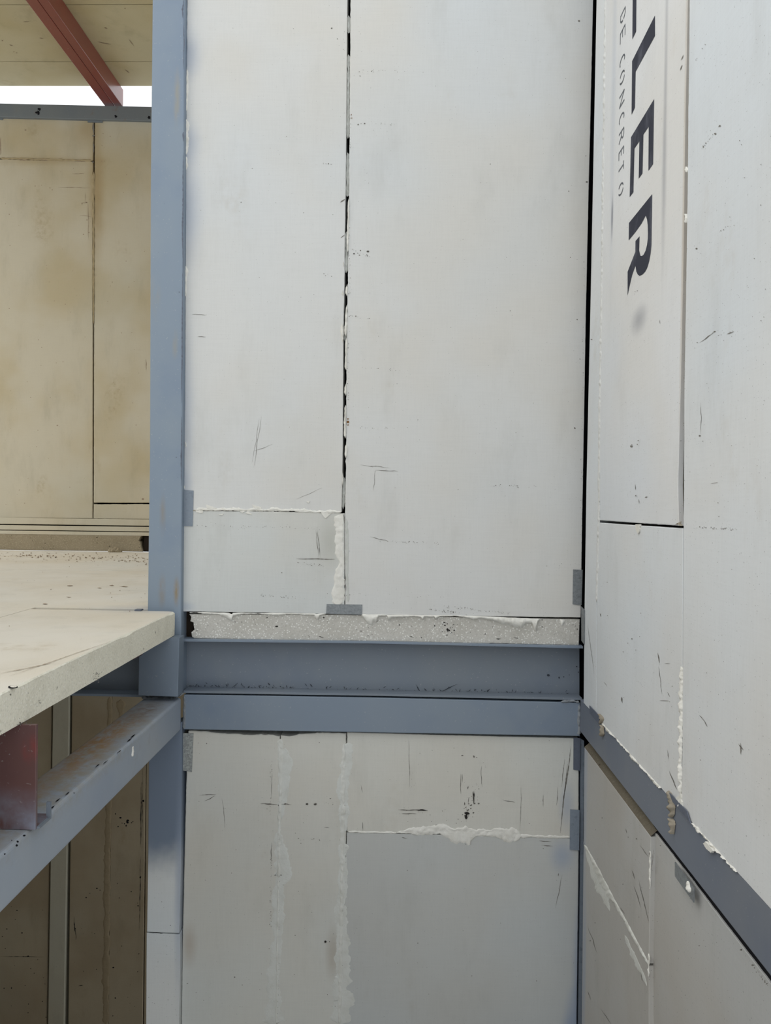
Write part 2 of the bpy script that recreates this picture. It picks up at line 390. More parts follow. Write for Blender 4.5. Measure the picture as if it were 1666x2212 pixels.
def ink_mat():
    m = Mat('stencil_ink', .7, 0, .2)
    c = m.mix(m.ramp(m.noise(22, (1, 1, .5), 5, .65), .48, .78, 0, .55), srgb(48, 50, 62), srgb(112, 114, 126))
    return m.done(c)
m_ink = ink_mat(); m_inks = plain('thin_stencil_ink', srgb(112, 116, 122), .8, .4)

# ------------------------------------------------------------------ large structure
TOP = 2.55; GND = -2.9; BK = -1.0   # wall tops, lower ground, rear end of the shaft
wf = empty('wall_front', (0, 2.0, 0), kind='structure', label='shaft back wall of pale cement panels facing the camera')
box('backing', -.56, .62, 2.082, 2.10, GND, TOP, m_dark, wf)  # added behind the panels to stop light leaking through the gaps
TH = .075
c_right = [(1282, 0), (1267, 640), (1257, 1200), (1255, 1334)]
p_c = prism('panel', FR, [(757.5, 0, TOP), (757.5, 0), (754.5, 400), (752, 600), (748.5, 800), (747.5, 1017), (745.5, 1107), (746, 1327)] + c_right[::-1] + [(1282, 0, TOP)],
      TH, m_up, wf, jit=[0, .0012, .0012, .0022, .0022, .0012, .0006, .0006, .0004, .0004, .0004, 0, 0], seed=1)
p_a = prism('panel', FR, [(404.5, 0, TOP), (404.5, 0), (402, 300), (401, 600), (399.5, 839), (397.5, 1030), (397, 1102), (565, 1102), (738, 1105.5), (740.6, 963), (742, 738), (747, 400), (750.5, 0), (750.5, 0, TOP)],
      TH, m_up, wf, jit=[0, .0015, .0008, .0008, .0008, .0006, .001, .001, .0004, .0004, .0008, .0004, 0, 0], seed=2)
p_b = prism('panel', FR, [(396, 1104), (394, 1200), (392.5, 1321), (565, 1323), (744, 1327), (744.5, 1109), (565, 1104.5)], TH, m_cut, wf, jit=[.0004, .0004, .0008, .0008, 0, .001, .001], seed=3)
p_d = prism('panel', FR, [(407, 1579), (403, 1668), (398, 1874), (394, 2056), (392, 2212), (392, 2212, GND), (597, 2212, GND), (597, 2212), (600, 2000), (602.5, 1850), (604.5, 1700), (604.5, 1591), (590, 1587.5), (548, 1588), (485, 1584.5), (440, 1579.5)],
      TH, m_low, wf, jit=[.0006, .0008, .0008, .0008, 0, 0, 0, .0003, .0003, .0003, 0, .003, .0035, .0035, .003, .002], seed=4, chamfer=.002)
p_e = prism('panel', FR, [(606.5, 1589), (606, 1700), (604, 1850), (601.5, 2000), (598.5, 2212), (598.5, 2212, GND), (735, 2212, GND), (735, 2212), (741, 2060), (745, 1900), (748, 1797), (748, 1584.5), (700, 1583), (645, 1586), (625, 1591)],
      TH, m_low, wf, jit=[0, 0, 0, 0, 0, 0, 0, 0, 0, 0, 0, .0015, .003, .003, .002], seed=5, chamfer=.002)
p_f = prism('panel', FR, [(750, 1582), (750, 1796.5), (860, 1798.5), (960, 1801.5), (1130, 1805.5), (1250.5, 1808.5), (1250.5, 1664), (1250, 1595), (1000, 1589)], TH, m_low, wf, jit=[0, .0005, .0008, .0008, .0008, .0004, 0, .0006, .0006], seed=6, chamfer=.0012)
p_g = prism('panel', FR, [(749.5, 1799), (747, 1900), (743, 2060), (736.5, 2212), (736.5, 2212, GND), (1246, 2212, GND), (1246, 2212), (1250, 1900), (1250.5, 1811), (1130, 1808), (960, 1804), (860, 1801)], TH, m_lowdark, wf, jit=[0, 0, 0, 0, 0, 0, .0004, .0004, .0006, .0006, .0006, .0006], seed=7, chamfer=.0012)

wr = empty('wall_right', (R, 1.0, 0), kind='structure', label='right shaft wall of pale cement panels running toward the camera')
box('backing', R + .082, R + .10, .3, 2.08, GND, TOP, m_dark, wr)
TILT = Plane((R, 1.82, 0), (-1, -.0083, 0))   # the stencilled sheet leans out of the wall a little at its near edge
def bt(x): return 1088 + 1.1035 * (x - 871)
seamHI = [(1308, 0), (1300, 607), (1295, 907), (1293, 1130), (1289, 1300), (1288, bt(1288))]
p_h = prism('panel', RT, [(1289, 0, TOP), (1289, 0), (1277, 600), (1267, 1050), (1263, 1310), (1261, bt(1261)), (1288, bt(1288)), (1288.5, 1300), (1292, 1130), (1294, 907), (1299, 607), (1307, 0), (1307, 0, TOP)],
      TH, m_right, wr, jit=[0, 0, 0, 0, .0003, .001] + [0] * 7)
p_i = prism('panel', TILT, [(1309, 0, TOP), (1309, 0), (1301, 607), (1296, 907), (1296, 1124), (1380, 1130), (1466, 1135.5), (1464, 1050), (1470, 820), (1475, 580), (1479, 290), (1485, 0), (1485, 0, TOP)],
      .009, m_text, wr, jit=[0, 0, 0, 0, .0004, .0006, .0003, .0003, .0003, 0, 0, 0, 0], chamfer=.0014)
prism('core', TILT, [(1311, 0, TOP), (1311, 0), (1303, 607), (1298, 907), (1298, 1120), (1380, 1126), (1446, 1130), (1446, 1050), (1451, 820), (1456, 580), (1460, 290), (1466, 0), (1466, 0, TOP)], TH - .01, m_cored, p_i, chamfer=0, off=-.0092)
p_j = prism('panel', RT, [(1294, 1129), (1290, 1300), (1289.5, bt(1289.5)), (1400, bt(1400)), (1471, bt(1471)), (1474, 1440), (1475.3, 1141.5), (1380, 1135.5)],
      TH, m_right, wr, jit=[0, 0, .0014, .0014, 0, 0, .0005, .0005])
p_k = prism('panel', RT, [(1490, 0, TOP), (1490, 0), (1485.5, 405), (1482, 640), (1478.5, 850), (1477, 1125), (1475.5, 1440), (1473, bt(1473)), (1551, bt(1551)), (1760, bt(1760)), (1780, 0), (1780, 0, TOP)],
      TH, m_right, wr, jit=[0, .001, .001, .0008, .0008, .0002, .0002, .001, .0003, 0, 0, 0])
for a, b in ((1790, 2700),):   # the next sheet, beyond the right frame edge
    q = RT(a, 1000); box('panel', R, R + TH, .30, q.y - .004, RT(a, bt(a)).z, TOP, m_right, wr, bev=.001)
def bb(x): return 1088 + 1.2915 * (x - 871)
def sl(x, s_): return 1088 + s_ * (x - 871)
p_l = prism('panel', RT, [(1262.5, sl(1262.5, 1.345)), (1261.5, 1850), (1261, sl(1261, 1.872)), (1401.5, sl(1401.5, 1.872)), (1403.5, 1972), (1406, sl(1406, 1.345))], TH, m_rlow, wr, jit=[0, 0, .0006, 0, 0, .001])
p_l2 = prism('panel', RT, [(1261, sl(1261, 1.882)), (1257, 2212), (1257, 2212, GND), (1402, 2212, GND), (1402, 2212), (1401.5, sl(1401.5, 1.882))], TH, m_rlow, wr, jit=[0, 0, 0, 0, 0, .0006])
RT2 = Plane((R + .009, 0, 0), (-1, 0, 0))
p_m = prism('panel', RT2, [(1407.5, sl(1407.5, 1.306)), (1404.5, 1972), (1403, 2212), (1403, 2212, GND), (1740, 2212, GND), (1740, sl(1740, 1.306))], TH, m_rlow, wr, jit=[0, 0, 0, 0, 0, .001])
prism('joint_shade_strip', RT2, [(1408, sl(1408, 1.290)), (1408, sl(1408, 1.306)), (1740, sl(1740, 1.306)), (1740, sl(1740, 1.290))], .05, m_dark, wr, chamfer=0, off=-.003)  # dark strip painted in for the shade in the gap under the beam
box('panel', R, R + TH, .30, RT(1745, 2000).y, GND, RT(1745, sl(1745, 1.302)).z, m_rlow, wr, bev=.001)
# broken upper arris of the first lower sheet, showing its core
bm = bmesh.new(); prev = None
for i in range(60):
    x = lerp(1262.5, 1406, i / 59); a = RT(x, sl(x, 1.345) - 1); b = a.copy(); b.x = R + .022; b.z = a.z + .019 + mnoise.noise(Vector((i * .3, 0, 0))) * .003
    b.z = min(b.z, RT(x, sl(x, 1.300)).z + .001)
    mid = (a + b) / 2 + Vector((mnoise.noise(Vector((i * .5, 4, 0))) * .002, 0, 0)); cur = [bm.verts.new(v) for v in (a, mid, b, Vector((R + .022, a.y, a.z - .01)))]
    if prev:
        for j in range(4): bm.faces.new((prev[j], prev[(j + 1) % 4], cur[(j + 1) % 4], cur[j]))
    prev = cur
link('exposed_core', bm, m_coreb, wr, label='broken brown upper edge of the lower panel')

# ---- far room: rear wall, ceiling, floor
CE = FAR(160, 187).z; FBZ = FAR(160, 226).z
wb = empty('wall_back', (-1.6, 4.3, 0), kind='structure', label='beige cement panel wall at the rear of the upper room')
ftop = lambda x: 256 + .024 * (x - 100)
p1 = prism('panel', FAR, [(-3, ftop(0)), (-4, 341), (200.5, 346), (202.5, ftop(203))], TH, m_far, wb, jit=[0, .003, 0, 0], chamfer=.003)
p2 = prism('panel', FAR, [(-4, 343.5), (-8, 1119), (199.5, 1120), (200.5, 348.5)], TH, m_far, wb, jit=[0, 0, .001, .003], chamfer=.003)
p3 = prism('panel', FAR, [(205, ftop(205)), (203.5, 600), (202.5, 1086), (460, 1086), (460, ftop(460))], TH, m_far, wb, jit=[.002, .001, .002, 0, 0], chamfer=.003)
p4 = prism('panel', FAR, [(202.5, 1089.5), (202, 1120), (460, 1124), (460, 1089.5)], TH, m_far, wb, jit=[0, .001, 0, .002], chamfer=.002)
za, zb = FAR(-4, 256).z, FAR(-6, 1119).z
for i in range(4):
    x1 = FAR(-7, 700).x - i * .6; box('panel', x1 - .595, x1, 4.3, 4.3 + TH, zb, za, m_far, wb, bev=.002)
for i in range(3):
    x0 = FAR(463, 700).x + i * .6; box('panel', x0, x0 + .595, 4.3, 4.3 + TH, zb, za, m_far, wb, bev=.002)
# lower storey rear wall
wl = empty('wall_back_lower', (-1.6, 4.3, -1.5), kind='structure', label='shaded cement panel wall at the rear of the lower storey room')
FL = Plane((0, 4.32, 0), (0, -1, 0))
LT = FL(200, 1440).z
def fl(x0, x1, m, top=LT, lean=.016, off=0):
    return prism('panel', FL, [(x0, 1560, top), (x0, 1560), (x0 - lean * 652, 2212), (x0 - lean * 652, 2212, GND), (x1 - lean * 652, 2212, GND), (x1 - lean * 652, 2212), (x1, 1560), (x1, 1560, top)], TH, m, wl, chamfer=.003, off=off)
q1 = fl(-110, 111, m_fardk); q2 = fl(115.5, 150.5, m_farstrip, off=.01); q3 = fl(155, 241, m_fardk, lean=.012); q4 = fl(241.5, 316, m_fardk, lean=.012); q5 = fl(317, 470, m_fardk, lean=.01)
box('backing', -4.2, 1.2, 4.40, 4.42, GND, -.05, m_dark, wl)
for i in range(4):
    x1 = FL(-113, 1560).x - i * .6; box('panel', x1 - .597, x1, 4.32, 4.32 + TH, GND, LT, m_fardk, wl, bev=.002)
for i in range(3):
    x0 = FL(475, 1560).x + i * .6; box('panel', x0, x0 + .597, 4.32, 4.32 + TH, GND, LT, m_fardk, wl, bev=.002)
wlf = empty('wall_left', (-3.25, 1.5, -1), kind='structure', label='unseen left wall of the rooms, left open at the far end for light')
box('lower_panel', -3.3, -3.2, BK - .08, 4.30, GND, -.1, m_far, wlf)
box('upper_panel', -3.3, -3.2, BK - .08, 2.5, -.1, CE, m_far, wlf)  # unseen wall cut short here to let sky light into the far room
box('backing', -3.2, 1.2, 4.385, 4.40, 0, FBZ - .1, m_dark, wb)  # unseen sheet added to block light leaking through the far wall joints

ce = empty('ceiling', (-1.6, 3, CE), kind='structure', label='underside of beige roof panels over the upper room')
CP = Plane((0, 0, CE), (0, 0, -1))
ys = [4.3, CP(100, 134).y, CP(100, 11).y]
while ys[-1] > 2.2: ys.append(ys[-1] - .61)
for i in range(len(ys) - 1):
    x1 = .75 if ys[i + 1] > 2.1 else -.60
    box('panel', -3.3, x1, ys[i + 1] + .003, ys[i] - .003, CE, CE + .075, m_ceil, ce, bev=.003)

fo = empty('floor', (-1.5, 2, 0), kind='structure', label='pale cement panel floor of the upper room ending at the open shaft')
XL = C(382, 1327).x; 
ST = .062
jx = -.96
bm = bmesh.new()
TOPZ = Plane((0, 0, 0), (0, 0, 1)); E = []
n = 330; y0, y1 = -.9, 1.962
for i in range(n + 1):
    y = lerp(y0, y1, i / n); v = Vector((0, y * 40, 1)); a = mnoise.noise(v); b = mnoise.noise(Vector((3, y * 13, 2)))
    chip = max(0, mnoise.noise(Vector((9, y * 9, 5))) - .12) * .018 + max(0, mnoise.noise(Vector((5, y * 45, 2))) - .2) * .004
    E.append((y, XL + a * .0007 - chip * .6, XL + b * .0006, -max(0, chip) * .7))
rows = []
for (y, xt, xb, dz) in E:
    rows.append([bm.verts.new(p) for p in ((jx + .002, y, 0), (xt - .012, y, 0), (xt - .0015, y, dz * .3), (XL + .0002, y, -.002 + dz), (XL + .0004, y, -ST * .5), (xb, y, -ST + .001), (xb - .003, y, -ST), (jx + .002, y, -ST))])
for a, b in zip(rows, rows[1:]):
    for j in range(8):
        f = bm.faces.new((a[j], a[(j + 1) % 8], b[(j + 1) % 8], b[j]))
        if j in (3, 4, 5): f.material_index = 1
        if j == 2: f.material_index = 1
for r in (rows[0], rows[-1]):
    f = bm.faces.new(r); f.material_index = 1
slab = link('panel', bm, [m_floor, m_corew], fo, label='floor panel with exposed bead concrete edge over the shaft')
box('panel', -1.57, jx - .002, -.9, 1.998, -ST, 0, m_floor, fo, bev=.0015)
box('panel', -2.18, -1.574, -.9, 1.998, -ST, 0, m_floor, fo, bev=.0015)
box('panel', -3.19, -2.184, -.9, 1.998, -ST, 0, m_floor, fo, bev=.0015)
yy = [2.002, 3.08, 3.66, 4.215]
box('panel', -3.19, -.58, 2.002, 3.076, -ST, 0.0, m_floor, fo, bev=.002); box('panel', -.575, 1.1, 2.12, 3.076, -ST, 0.0, m_floor, fo, bev=.002)
for a, b in zip(yy[1:], yy[2:]): box('panel', -3.19, 1.1, a + .006, b - .006, -ST, 0.0, m_floor, fo, bev=.002)
# unseen wall added behind the viewer to hold back frontal light
rw = empty('wall_rear_block', (0, BK, -1), kind='structure', label='unseen wall added behind the viewer to cut frontal light')
for i in range(4): box('panel', -3.2 + i * .62, -2.585 + i * .62, BK - TH, BK, GND, .75, m_right, rw, bev=.001)
box('ground', -3.3, 1.2, -1.6, 4.5, GND - .1, GND, m_ground, kind='structure')

random.seed(61)
marks(slab, Plane((XL + .0012, 0, 0), (1, 0, 0)), [], [], scatter=[(200, 1452, 216, 1476, 26, 1.3), (38, 1560, 60, 1580, 30, 1.6), (20, 1556, 70, 1585, 12, 1), (84, 1510, 92, 1520, 8, 1.2), (306, 1400, 312, 1406, 4, 1.2), (0, 1575, 12, 1590, 8, 1.2)], mat=m_mark, name='pits')
# ------------------------------------------------------------------ steel frame
def frame_prism(name, pl, pts, thick, mat, parent=None, bev=.006, **kw):
    W3 = [at(pl, p) for p in pts]; bm = bmesh.new(); add_prism(bm, pl, W3, thick, 0)
    bmesh.ops.remove_doubles(bm, verts=bm.verts[:], dist=1e-5)
    bmesh.ops.recalc_face_normals(bm, faces=bm.faces[:])
    if bev:
        es = [e for e in bm.edges if len(e.link_faces) == 2 and e.calc_face_angle(0) > .6]
        bmesh.ops.bevel(bm, geom=es, offset=bev, segments=4, affect='EDGES', profile=.5, clamp_overlap=True)
    o = link(name, bm, mat, parent, **kw)
    for p in o.data.polygons: p.use_smooth = p.area < .0015 and False
    return o
colm = frame_prism('steel_column', C, [(329, 0, TOP), (329, 0), (325, 400), (323, 1000), (318.5, 1325), (317, 1503), (390, 1503), (391.5, 1325), (394, 1000), (397.5, 400), (399, 0), (399, 0, TOP)], .08, m_col, bev=.004,
    label='tall blue grey painted steel column at the left corner of the shaft', cat='column')
marks(colm, Plane((0, 1.9797, 0), (0, -1, 0)), [(395, 0, 395.5, 40, 3), (397, 40, 396.5, 150, 1.5), (396, 285, 396.5, 305, 4), (395.5, 330, 394.5, 600, 3), (394.5, 590, 393, 870, 2.6), (392, 900, 391.5, 1050, 2.4)],
      [(387, 631, 1.3), (381, 988, 1.6), (384, 1031, 1.2), (342, 545, .8), (356, 440, .7)], mat=m_galvdk, name='worn_paint')
# panel strip under the column
strip = empty('panel_strip', tuple(C(352, 2000)), label='narrow cement strip with faded blue overspray below the left column', cat='panel')
SP = Plane((0, 1.985, 0), (0, -1, 0))
prism('upper_piece', SP, [(322, 1585), (320, 1850), (317.5, 2013), (387, 2016), (391, 1850), (393, 1560)], .07, m_strip, strip, jit=[0, 0, .0005, 0, 0, 0])
prism('lower_piece', SP, [(317, 2015), (316, 2212), (316, 2212, GND), (387, 2212, GND), (387, 2212), (388.5, 2120), (389.5, 2060), (389, 2018.5)], .07, m_strip, strip, jit=[0, 0, 0, 0, 0, .0006, 0, .0005], off=.0012)
marks(strip, Plane((0, 1.984, 0), (0, -1, 0)), [(321, 2014, 352, 2016, 1.4)], [(349.5, 1948, 1.4), (368, 1999, 1.4), (363, 2160, .9)], mat=m_markd)

B = Plane((0, 1.99, 0), (0, -1, 0))
ub = empty('channel_beam', tuple(B(820, 1440)), label='blue grey steel channel beam under the bead concrete slab edge', cat='beam')
UT = [(392, 1382), (800, 1386.5), (1259, 1396.5)]; 
frame_prism('top_flange', B, [(391, 1381), (391, 1386), (800, 1390), (1260, 1401), (1260, 1396), (800, 1386)], .055, m_blue, ub, bev=.0006)
frame_prism('web', Plane((0, 2.035, 0), (0, -1, 0)), [(402, 1383), (402, 1502), (1252, 1515), (1252, 1398)], .008, m_web, ub, bev=0)
frame_prism('bottom_flange', B, [(396, 1492), (396, 1497), (820, 1503.5), (1212, 1512), (1258, 1512.5), (1258, 1508), (820, 1499)], .055, m_web, ub, bev=.0006)
# caulk smeared over the bottom flange and weld spatter
bmk = bmesh.new(); random.seed(3)
WB = Plane((0, 2.034, 0), (0, -1, 0))
def flk(x): return 1489 + (x - 400) * .0195
ribbon(bmk, WB, [(x, flk(x) + 2, 5, 4) for x in range(402, 1250, 40)][::-1], .004, .8, .9, 5, 3, 5)
link('weld_bead', bmk, m_web, ub, smooth=True)
mk = []; 
for i in range(330):
    x = random.choice([random.uniform(402, 700), random.uniform(700, 1000), random.uniform(402, 1000), random.uniform(1000, 1250)]); y = flk(x) - random.uniform(0, 13) * random.random()
    mk.append((x, y, x + random.uniform(-8, 8), y - random.uniform(1, 7), random.uniform(.8, 2.2)))
marks(ub, Plane((0, 2.0335, 0), (0, -1, 0)), mk + [(938, 1500, 990, 1478, 1.6), (898, 1478, 914, 1502, 1.5)], [(1185, 1459, 3), (1208, 1464, 2.4), (1218, 1462, 1.5), (1230, 1458, 1.2), (1250, 1452, 1.8), (1246, 1440, 1.4), (400, 1477, 4)], mat=m_chip, name='paint_chips')
# same channel carries on behind the column, to the left
ul = empty('channel_beam', (-.9, 2.02, -.2), label='dark channel beam passing left of the column beneath the floor panels', cat='beam')
zt, zl = B(300, 1383).z, B(300, 1501).z
box('top_flange', -2.4, C(317, 1400).x, 2.0, 2.05, zt - .009, zt - .003, m_blue, ul)
box('web', -2.4, C(317, 1400).x, 2.04, 2.048, zl, zt - .009, m_web, ul)
box('bottom_flange', -2.4, C(317, 1400).x, 1.992, 2.05, zl - .006, zl, m_blue, ul)

lb = empty('box_beam', tuple(B(820, 1545)), label='blue grey rectangular box beam crossing the front wall below the channel', cat='beam')
tube = frame_prism('tube', B, [(397, 1500.5), (397, 1576), (800, 1582.5), (1253.5, 1590.5), (1253.5, 1518), (800, 1507)], .085, m_blue, lb, bev=.006)
bmk = bmesh.new()
ribbon(bmk, B, [(398, 1504, 3, 3), (399, 1540, 3, 3), (398, 1574, 3, 3)], .003, 1, .6, 2, 2, 5)
ribbon(bmk, B, [(1252, 1522, 4, 4), (1251.5, 1560, 4, 4), (1251, 1588, 4, 4)], .003, 1, .6, 6, 2, 5)
ribbon(bmk, B, [(1212, 1516, 3, 2), (1235, 1514, 4, 3), (1252, 1517, 4, 5)], .003, 1, .6, 9, 2, 5)
link('weld_bead', bmk, m_bead, lb, smooth=True)

# diagonal-running beam on the left (goes past the camera)
LX = FR(397, 1540).x; DL = Plane((LX, 0, 0), (1, 0, 0))
zt2 = DL(333, 1558).z; zb2 = DL(200, 1773).z
ld = empty('box_beam', (LX - .045, .6, zb2), label='blue grey box beam with orange rust running toward camera at left', cat='beam')
box('tube', LX - .095, LX, BK, 1.978, zb2, zt2, m_diag, ld, bev=.007, seg=4)
print('diag', LX, zt2, zb2, 'R', R)
bmk = bmesh.new()
TPz = Plane((0, 0, zt2), (0, 0, 1))
ribbon(bmk, TPz, [(306, 1508, 2, 3), (345, 1507, 3, 3), (380, 1506, 3, 4)], .004, 1, .6, 3, 2, 5)
ribbon(bmk, Plane((0, 1.974, 0), (0, -1, 0)), [(397, 1497, 5, 3), (390, 1504, 6, 4), (378, 1508, 3, 2)], .004, 1.2, .8, 4, 2, 5)
link('weld_bead', bmk, m_bead, ld, smooth=True)
DL2 = Plane((LX + .0004, 0, 0), (1, 0, 0))
random.seed(5)
mk = []; dots = []
for x, y in ((292, 1584), (285, 1592), (262, 1618), (233, 1640), (215, 1648), (150, 1708), (130, 1722), (118, 1738)):
    mk.append((x, y + 2, x - 10, y + 10, 2.2))
bmk = bmesh.new()
for l in mk: scratch(bmk, Plane((0, 0, zt2 + .0006), (0, 0, 1)), *l)
for d in ((160, 1713, 2.4), (52, 1805, 4), (38, 1818, 3), (36, 1826, 3), (10, 1845, 3), (25, 1815, 2)): speck(bmk, Plane((0, 0, zt2 + .0006), (0, 0, 1)), *d)
link('paint_chips', bmk, m_dark, ld, kind='stuff')
bmk = bmesh.new(); ribbon(bmk, DL2, [(288, 1612, 1.5, 2), (287, 1622, 3, 3), (285, 1634, 1, 1)], .002, .8, .8, 2, 1.5, 5); link('putty_blob', bmk, m_putty, ld, smooth=True)

sb = Plane((0, 1.93, 0), (0, -1, 0))
stub = frame_prism('support_post', sb, [(300.5, 1360), (298.5, 1503), (384, 1505.5), (387.5, 1360, -ST - .0005)], .045, m_blue, bev=.002, label='short blue grey steel post between rusty beam and floor panel corner', cat='post')
for v in stub.data.vertices:
    if v.co.z > -.12: v.co.z = -ST - .0005
    elif v.co.z < zt2 + .02: v.co.z = zt2 + (.0005 if v.co.z < zt2 + .004 else v.co.z - zt2)

# red joist under the slab
J = Plane((0, 1.165, 0), (0, -1, 0)); jx1 = J(77, 1700).x
rj = empty('floor_joist', (jx1 - .3, 1.2, zt2), label='red primed steel joist with pale overspray resting on the rusty beam', cat='joist')
box('web', -2.3, jx1, 1.165, 1.172, zt2 + .0005, -ST - .0005, m_redj, rj, bev=.0008)
box('top_flange', -2.3, jx1 - .035, 1.172, 1.215, -ST - .0065, -ST - .0005, m_redj, rj)
box('bottom_flange', -2.3, jx1, 1.172, 1.215, zt2 + .0005, zt2 + .006, m_redj, rj)
bmk = bmesh.new(); q = Plane((0, 1.205, 0), (0, -1, 0))(109, 1740).x
add_box(bmk, jx1 - .002, q, 1.205, 1.209, zt2 + .001, zt2 + .028); add_box(bmk, jx1 - .002, q, 1.170, 1.205, zt2 + .0008, zt2 + .004)
link('seat_angle', bmk, m_web, rj, label='small grey seat angle')
rj2 = box('floor_joist', -2.3, -.63, 1.80, 1.86, -ST - .03, -ST - .001, m_redj, bev=.001, label='dark red joist flange glimpsed under the floor panel behind the nearer red joist', cat='joist')

# right-hand beam
zr1, zr0 = RT(1400, bt(1400)).z, RT(1400, bb(1400)).z
rb = empty('box_beam', (R + .04, .5, zr0), label='slate grey box beam along the right wall with putty drips', cat='beam')
box('tube', R + .0015, R + .078, .3, 1.985, zr0, zr1 - .0005, m_rbeam, rb, bev=.003, seg=3)

# corner angle between lower walls
ca = empty('corner_angle', tuple(FR(1256, 1900)), label='thin blue steel angle in the lower corner between front and right walls', cat='angle')
frame_prism('flange', Plane((0, 2.004, 0), (0, -1, 0)), [(1254.5, 1596), (1253.5, 1900), (1249, 2212), (1249, 2212, GND), (1258, 2212, GND), (1258, 2212), (1262, 1900), (1262, 1600)], .05, m_galvblue, ca, bev=0)

# far room steel
FB = Plane((0, 4.28, 0), (0, -1, 0))
frame_prism('top_beam', FB, [(-900, 207), (-900, 240), (0, 252.5), (330, 261), (700, 270), (700, 236), (330, 230.5), (0, 223)], .09, m_farbeam, bev=.006, label='grey painted steel beam on top of the far beige wall', cat='beam')
marks(bpy.data.objects['top_beam'], Plane((0, 4.2795, 0), (0, -1, 0)), [], [(85, 236, 5), (83, 244, 5), (78, 243, 3), (250, 251, 4), (322, 254, 4)], mat=m_dark, name='paint_chips')
RX = [FAR(224, 228).x, FAR(262, 228).x]
red = empty('roof_beam', ((RX[0] + RX[1]) / 2, 3, FBZ), label='dark red primed steel roof beam running under the ceiling to the far wall', cat='beam')
xm = (RX[0] * .45 + RX[1] * .55)
box('channel', RX[0], xm - .001, 2.3, 4.33, FBZ + .0005, CE - .001, m_red, red, bev=.003)
box('channel', xm + .001, RX[1], 2.3, 4.33, FBZ + .0005, CE - .001, m_red, red, bev=.003)
# curb and rail at the base of the far wall
CB = Plane((0, 4.22, 0), (0, -1, 0)); zc1 = CB(100, 1155).z
curb = prism('curb', CB, [(-600, 1149, zc1), (-600, 1190, .0), (308, 1192, 0), (304, 1180), (303, 1172), (299, 1168), (303, 1160), (306, 1157, zc1)], .10, m_cored, None, jit=[0, 0, 0, .001, .002, .002, .001, 0],
    label='rough bead concrete curb at the foot of the far wall', cat='curb')
cav = box('curb', CB(309, 1170).x, 1.0, 4.235, 4.32, .0, zc1, m_cavity, bev=.001, label='dark broken end of the far curb beside the column', cat='curb')
rail = empty('sill_rail', (-1.6, 4.25, zc1), label='beige painted stepped sill rail above the far curb', cat='rail')
zr_ = CB(100, 1120).z
for (a, b, d) in ((0, .22, .0), (.27, .55, .010), (.62, 1.0, .022)):
    box('rail', -3.19, 1.1, 4.22 + d, 4.30, lerp(zc1, zr_, a) + (.0005 if a == 0 else 0), lerp(zc1, zr_, b), m_far, rail, bev=.0015)
random.seed(11)
FZ = Plane((0, 0, .0006), (0, 0, 1))
marks(fo, FZ, [(145, 1265, 158, 1265, 1.5), (210, 1270, 220, 1270, 1.5), (236, 1264.5, 247, 1264.5, 1.8), (258, 1267, 277, 1267, 1.2), (143, 1289, 154, 1290, 1.8), (92, 1304, 103, 1304.5, 2.5), (0, 1455, 120, 1430, .8), (20, 1460, 240, 1385, .7)],
      [(20, 1352, 1.2), (110, 1273, 1.2), (150, 1224, 1.2), (315, 1219, 2), (241, 1290, 1.2), (193, 1314, 1), (280, 1320, 2)], rows=[(0, 1200, 318, 1206, 60, 1.6), (0, 1209, 318, 1212, 40, 1.2), (200, 1206, 318, 1214, 30, 1.2)], scatter=[(0, 1194, 318, 1206, 60, 1.2), (0, 1210, 318, 1300, 30, .8)], mat=m_markr)
bmk = bmesh.new()
for zz, cx, cy, rx, ry in ((.0010, 28, 1484, 11, 3.2),):
    bmk.faces.new([bmk.verts.new(Plane((0, 0, zz), (0, 0, 1))(cx + rx * math.cos(a * .5236), cy + ry * math.sin(a * .5236))) for a in range(12)])
link('screw_recess', bmk, m_dark, fo)
bmk = bmesh.new(); bmk.faces.new([bmk.verts.new(Plane((0, 0, .0016), (0, 0, 1))(29 + 7.5 * math.cos(a * .5236), 1483 + 2 * math.sin(a * .5236))) for a in range(12)])
link('screw_head', bmk, m_floor, fo)
s = box('notch_plug', FR(303, 1320).x, FR(317, 1320).x, 1.955, 1.975, .0003, .004, m_galvdk, bev=.001, label='small dark stand-in shim on the floor against the left column', cat='plug')  # added dark piece standing in for the notch in the floor slab
bmk = bmesh.new(); q = FZ(270, 1189)
for i in range(7):
    g = bmesh.ops.create_icosphere(bmk, subdivisions=2, radius=random.uniform(.010, .022)); c = Vector((q.x + random.uniform(-.035, .035), 4.17 + random.uniform(-.02, .015), .008))
    for v in g['verts']: v.co = v.co * (1 + mnoise.noise(v.co * 90 + c * 30) * .7) + c; v.co.z = max(v.co.z, .0003)
link('debris', bmk, m_cored, label='crumbled concrete lump on the floor by the far curb', cat='rubble')

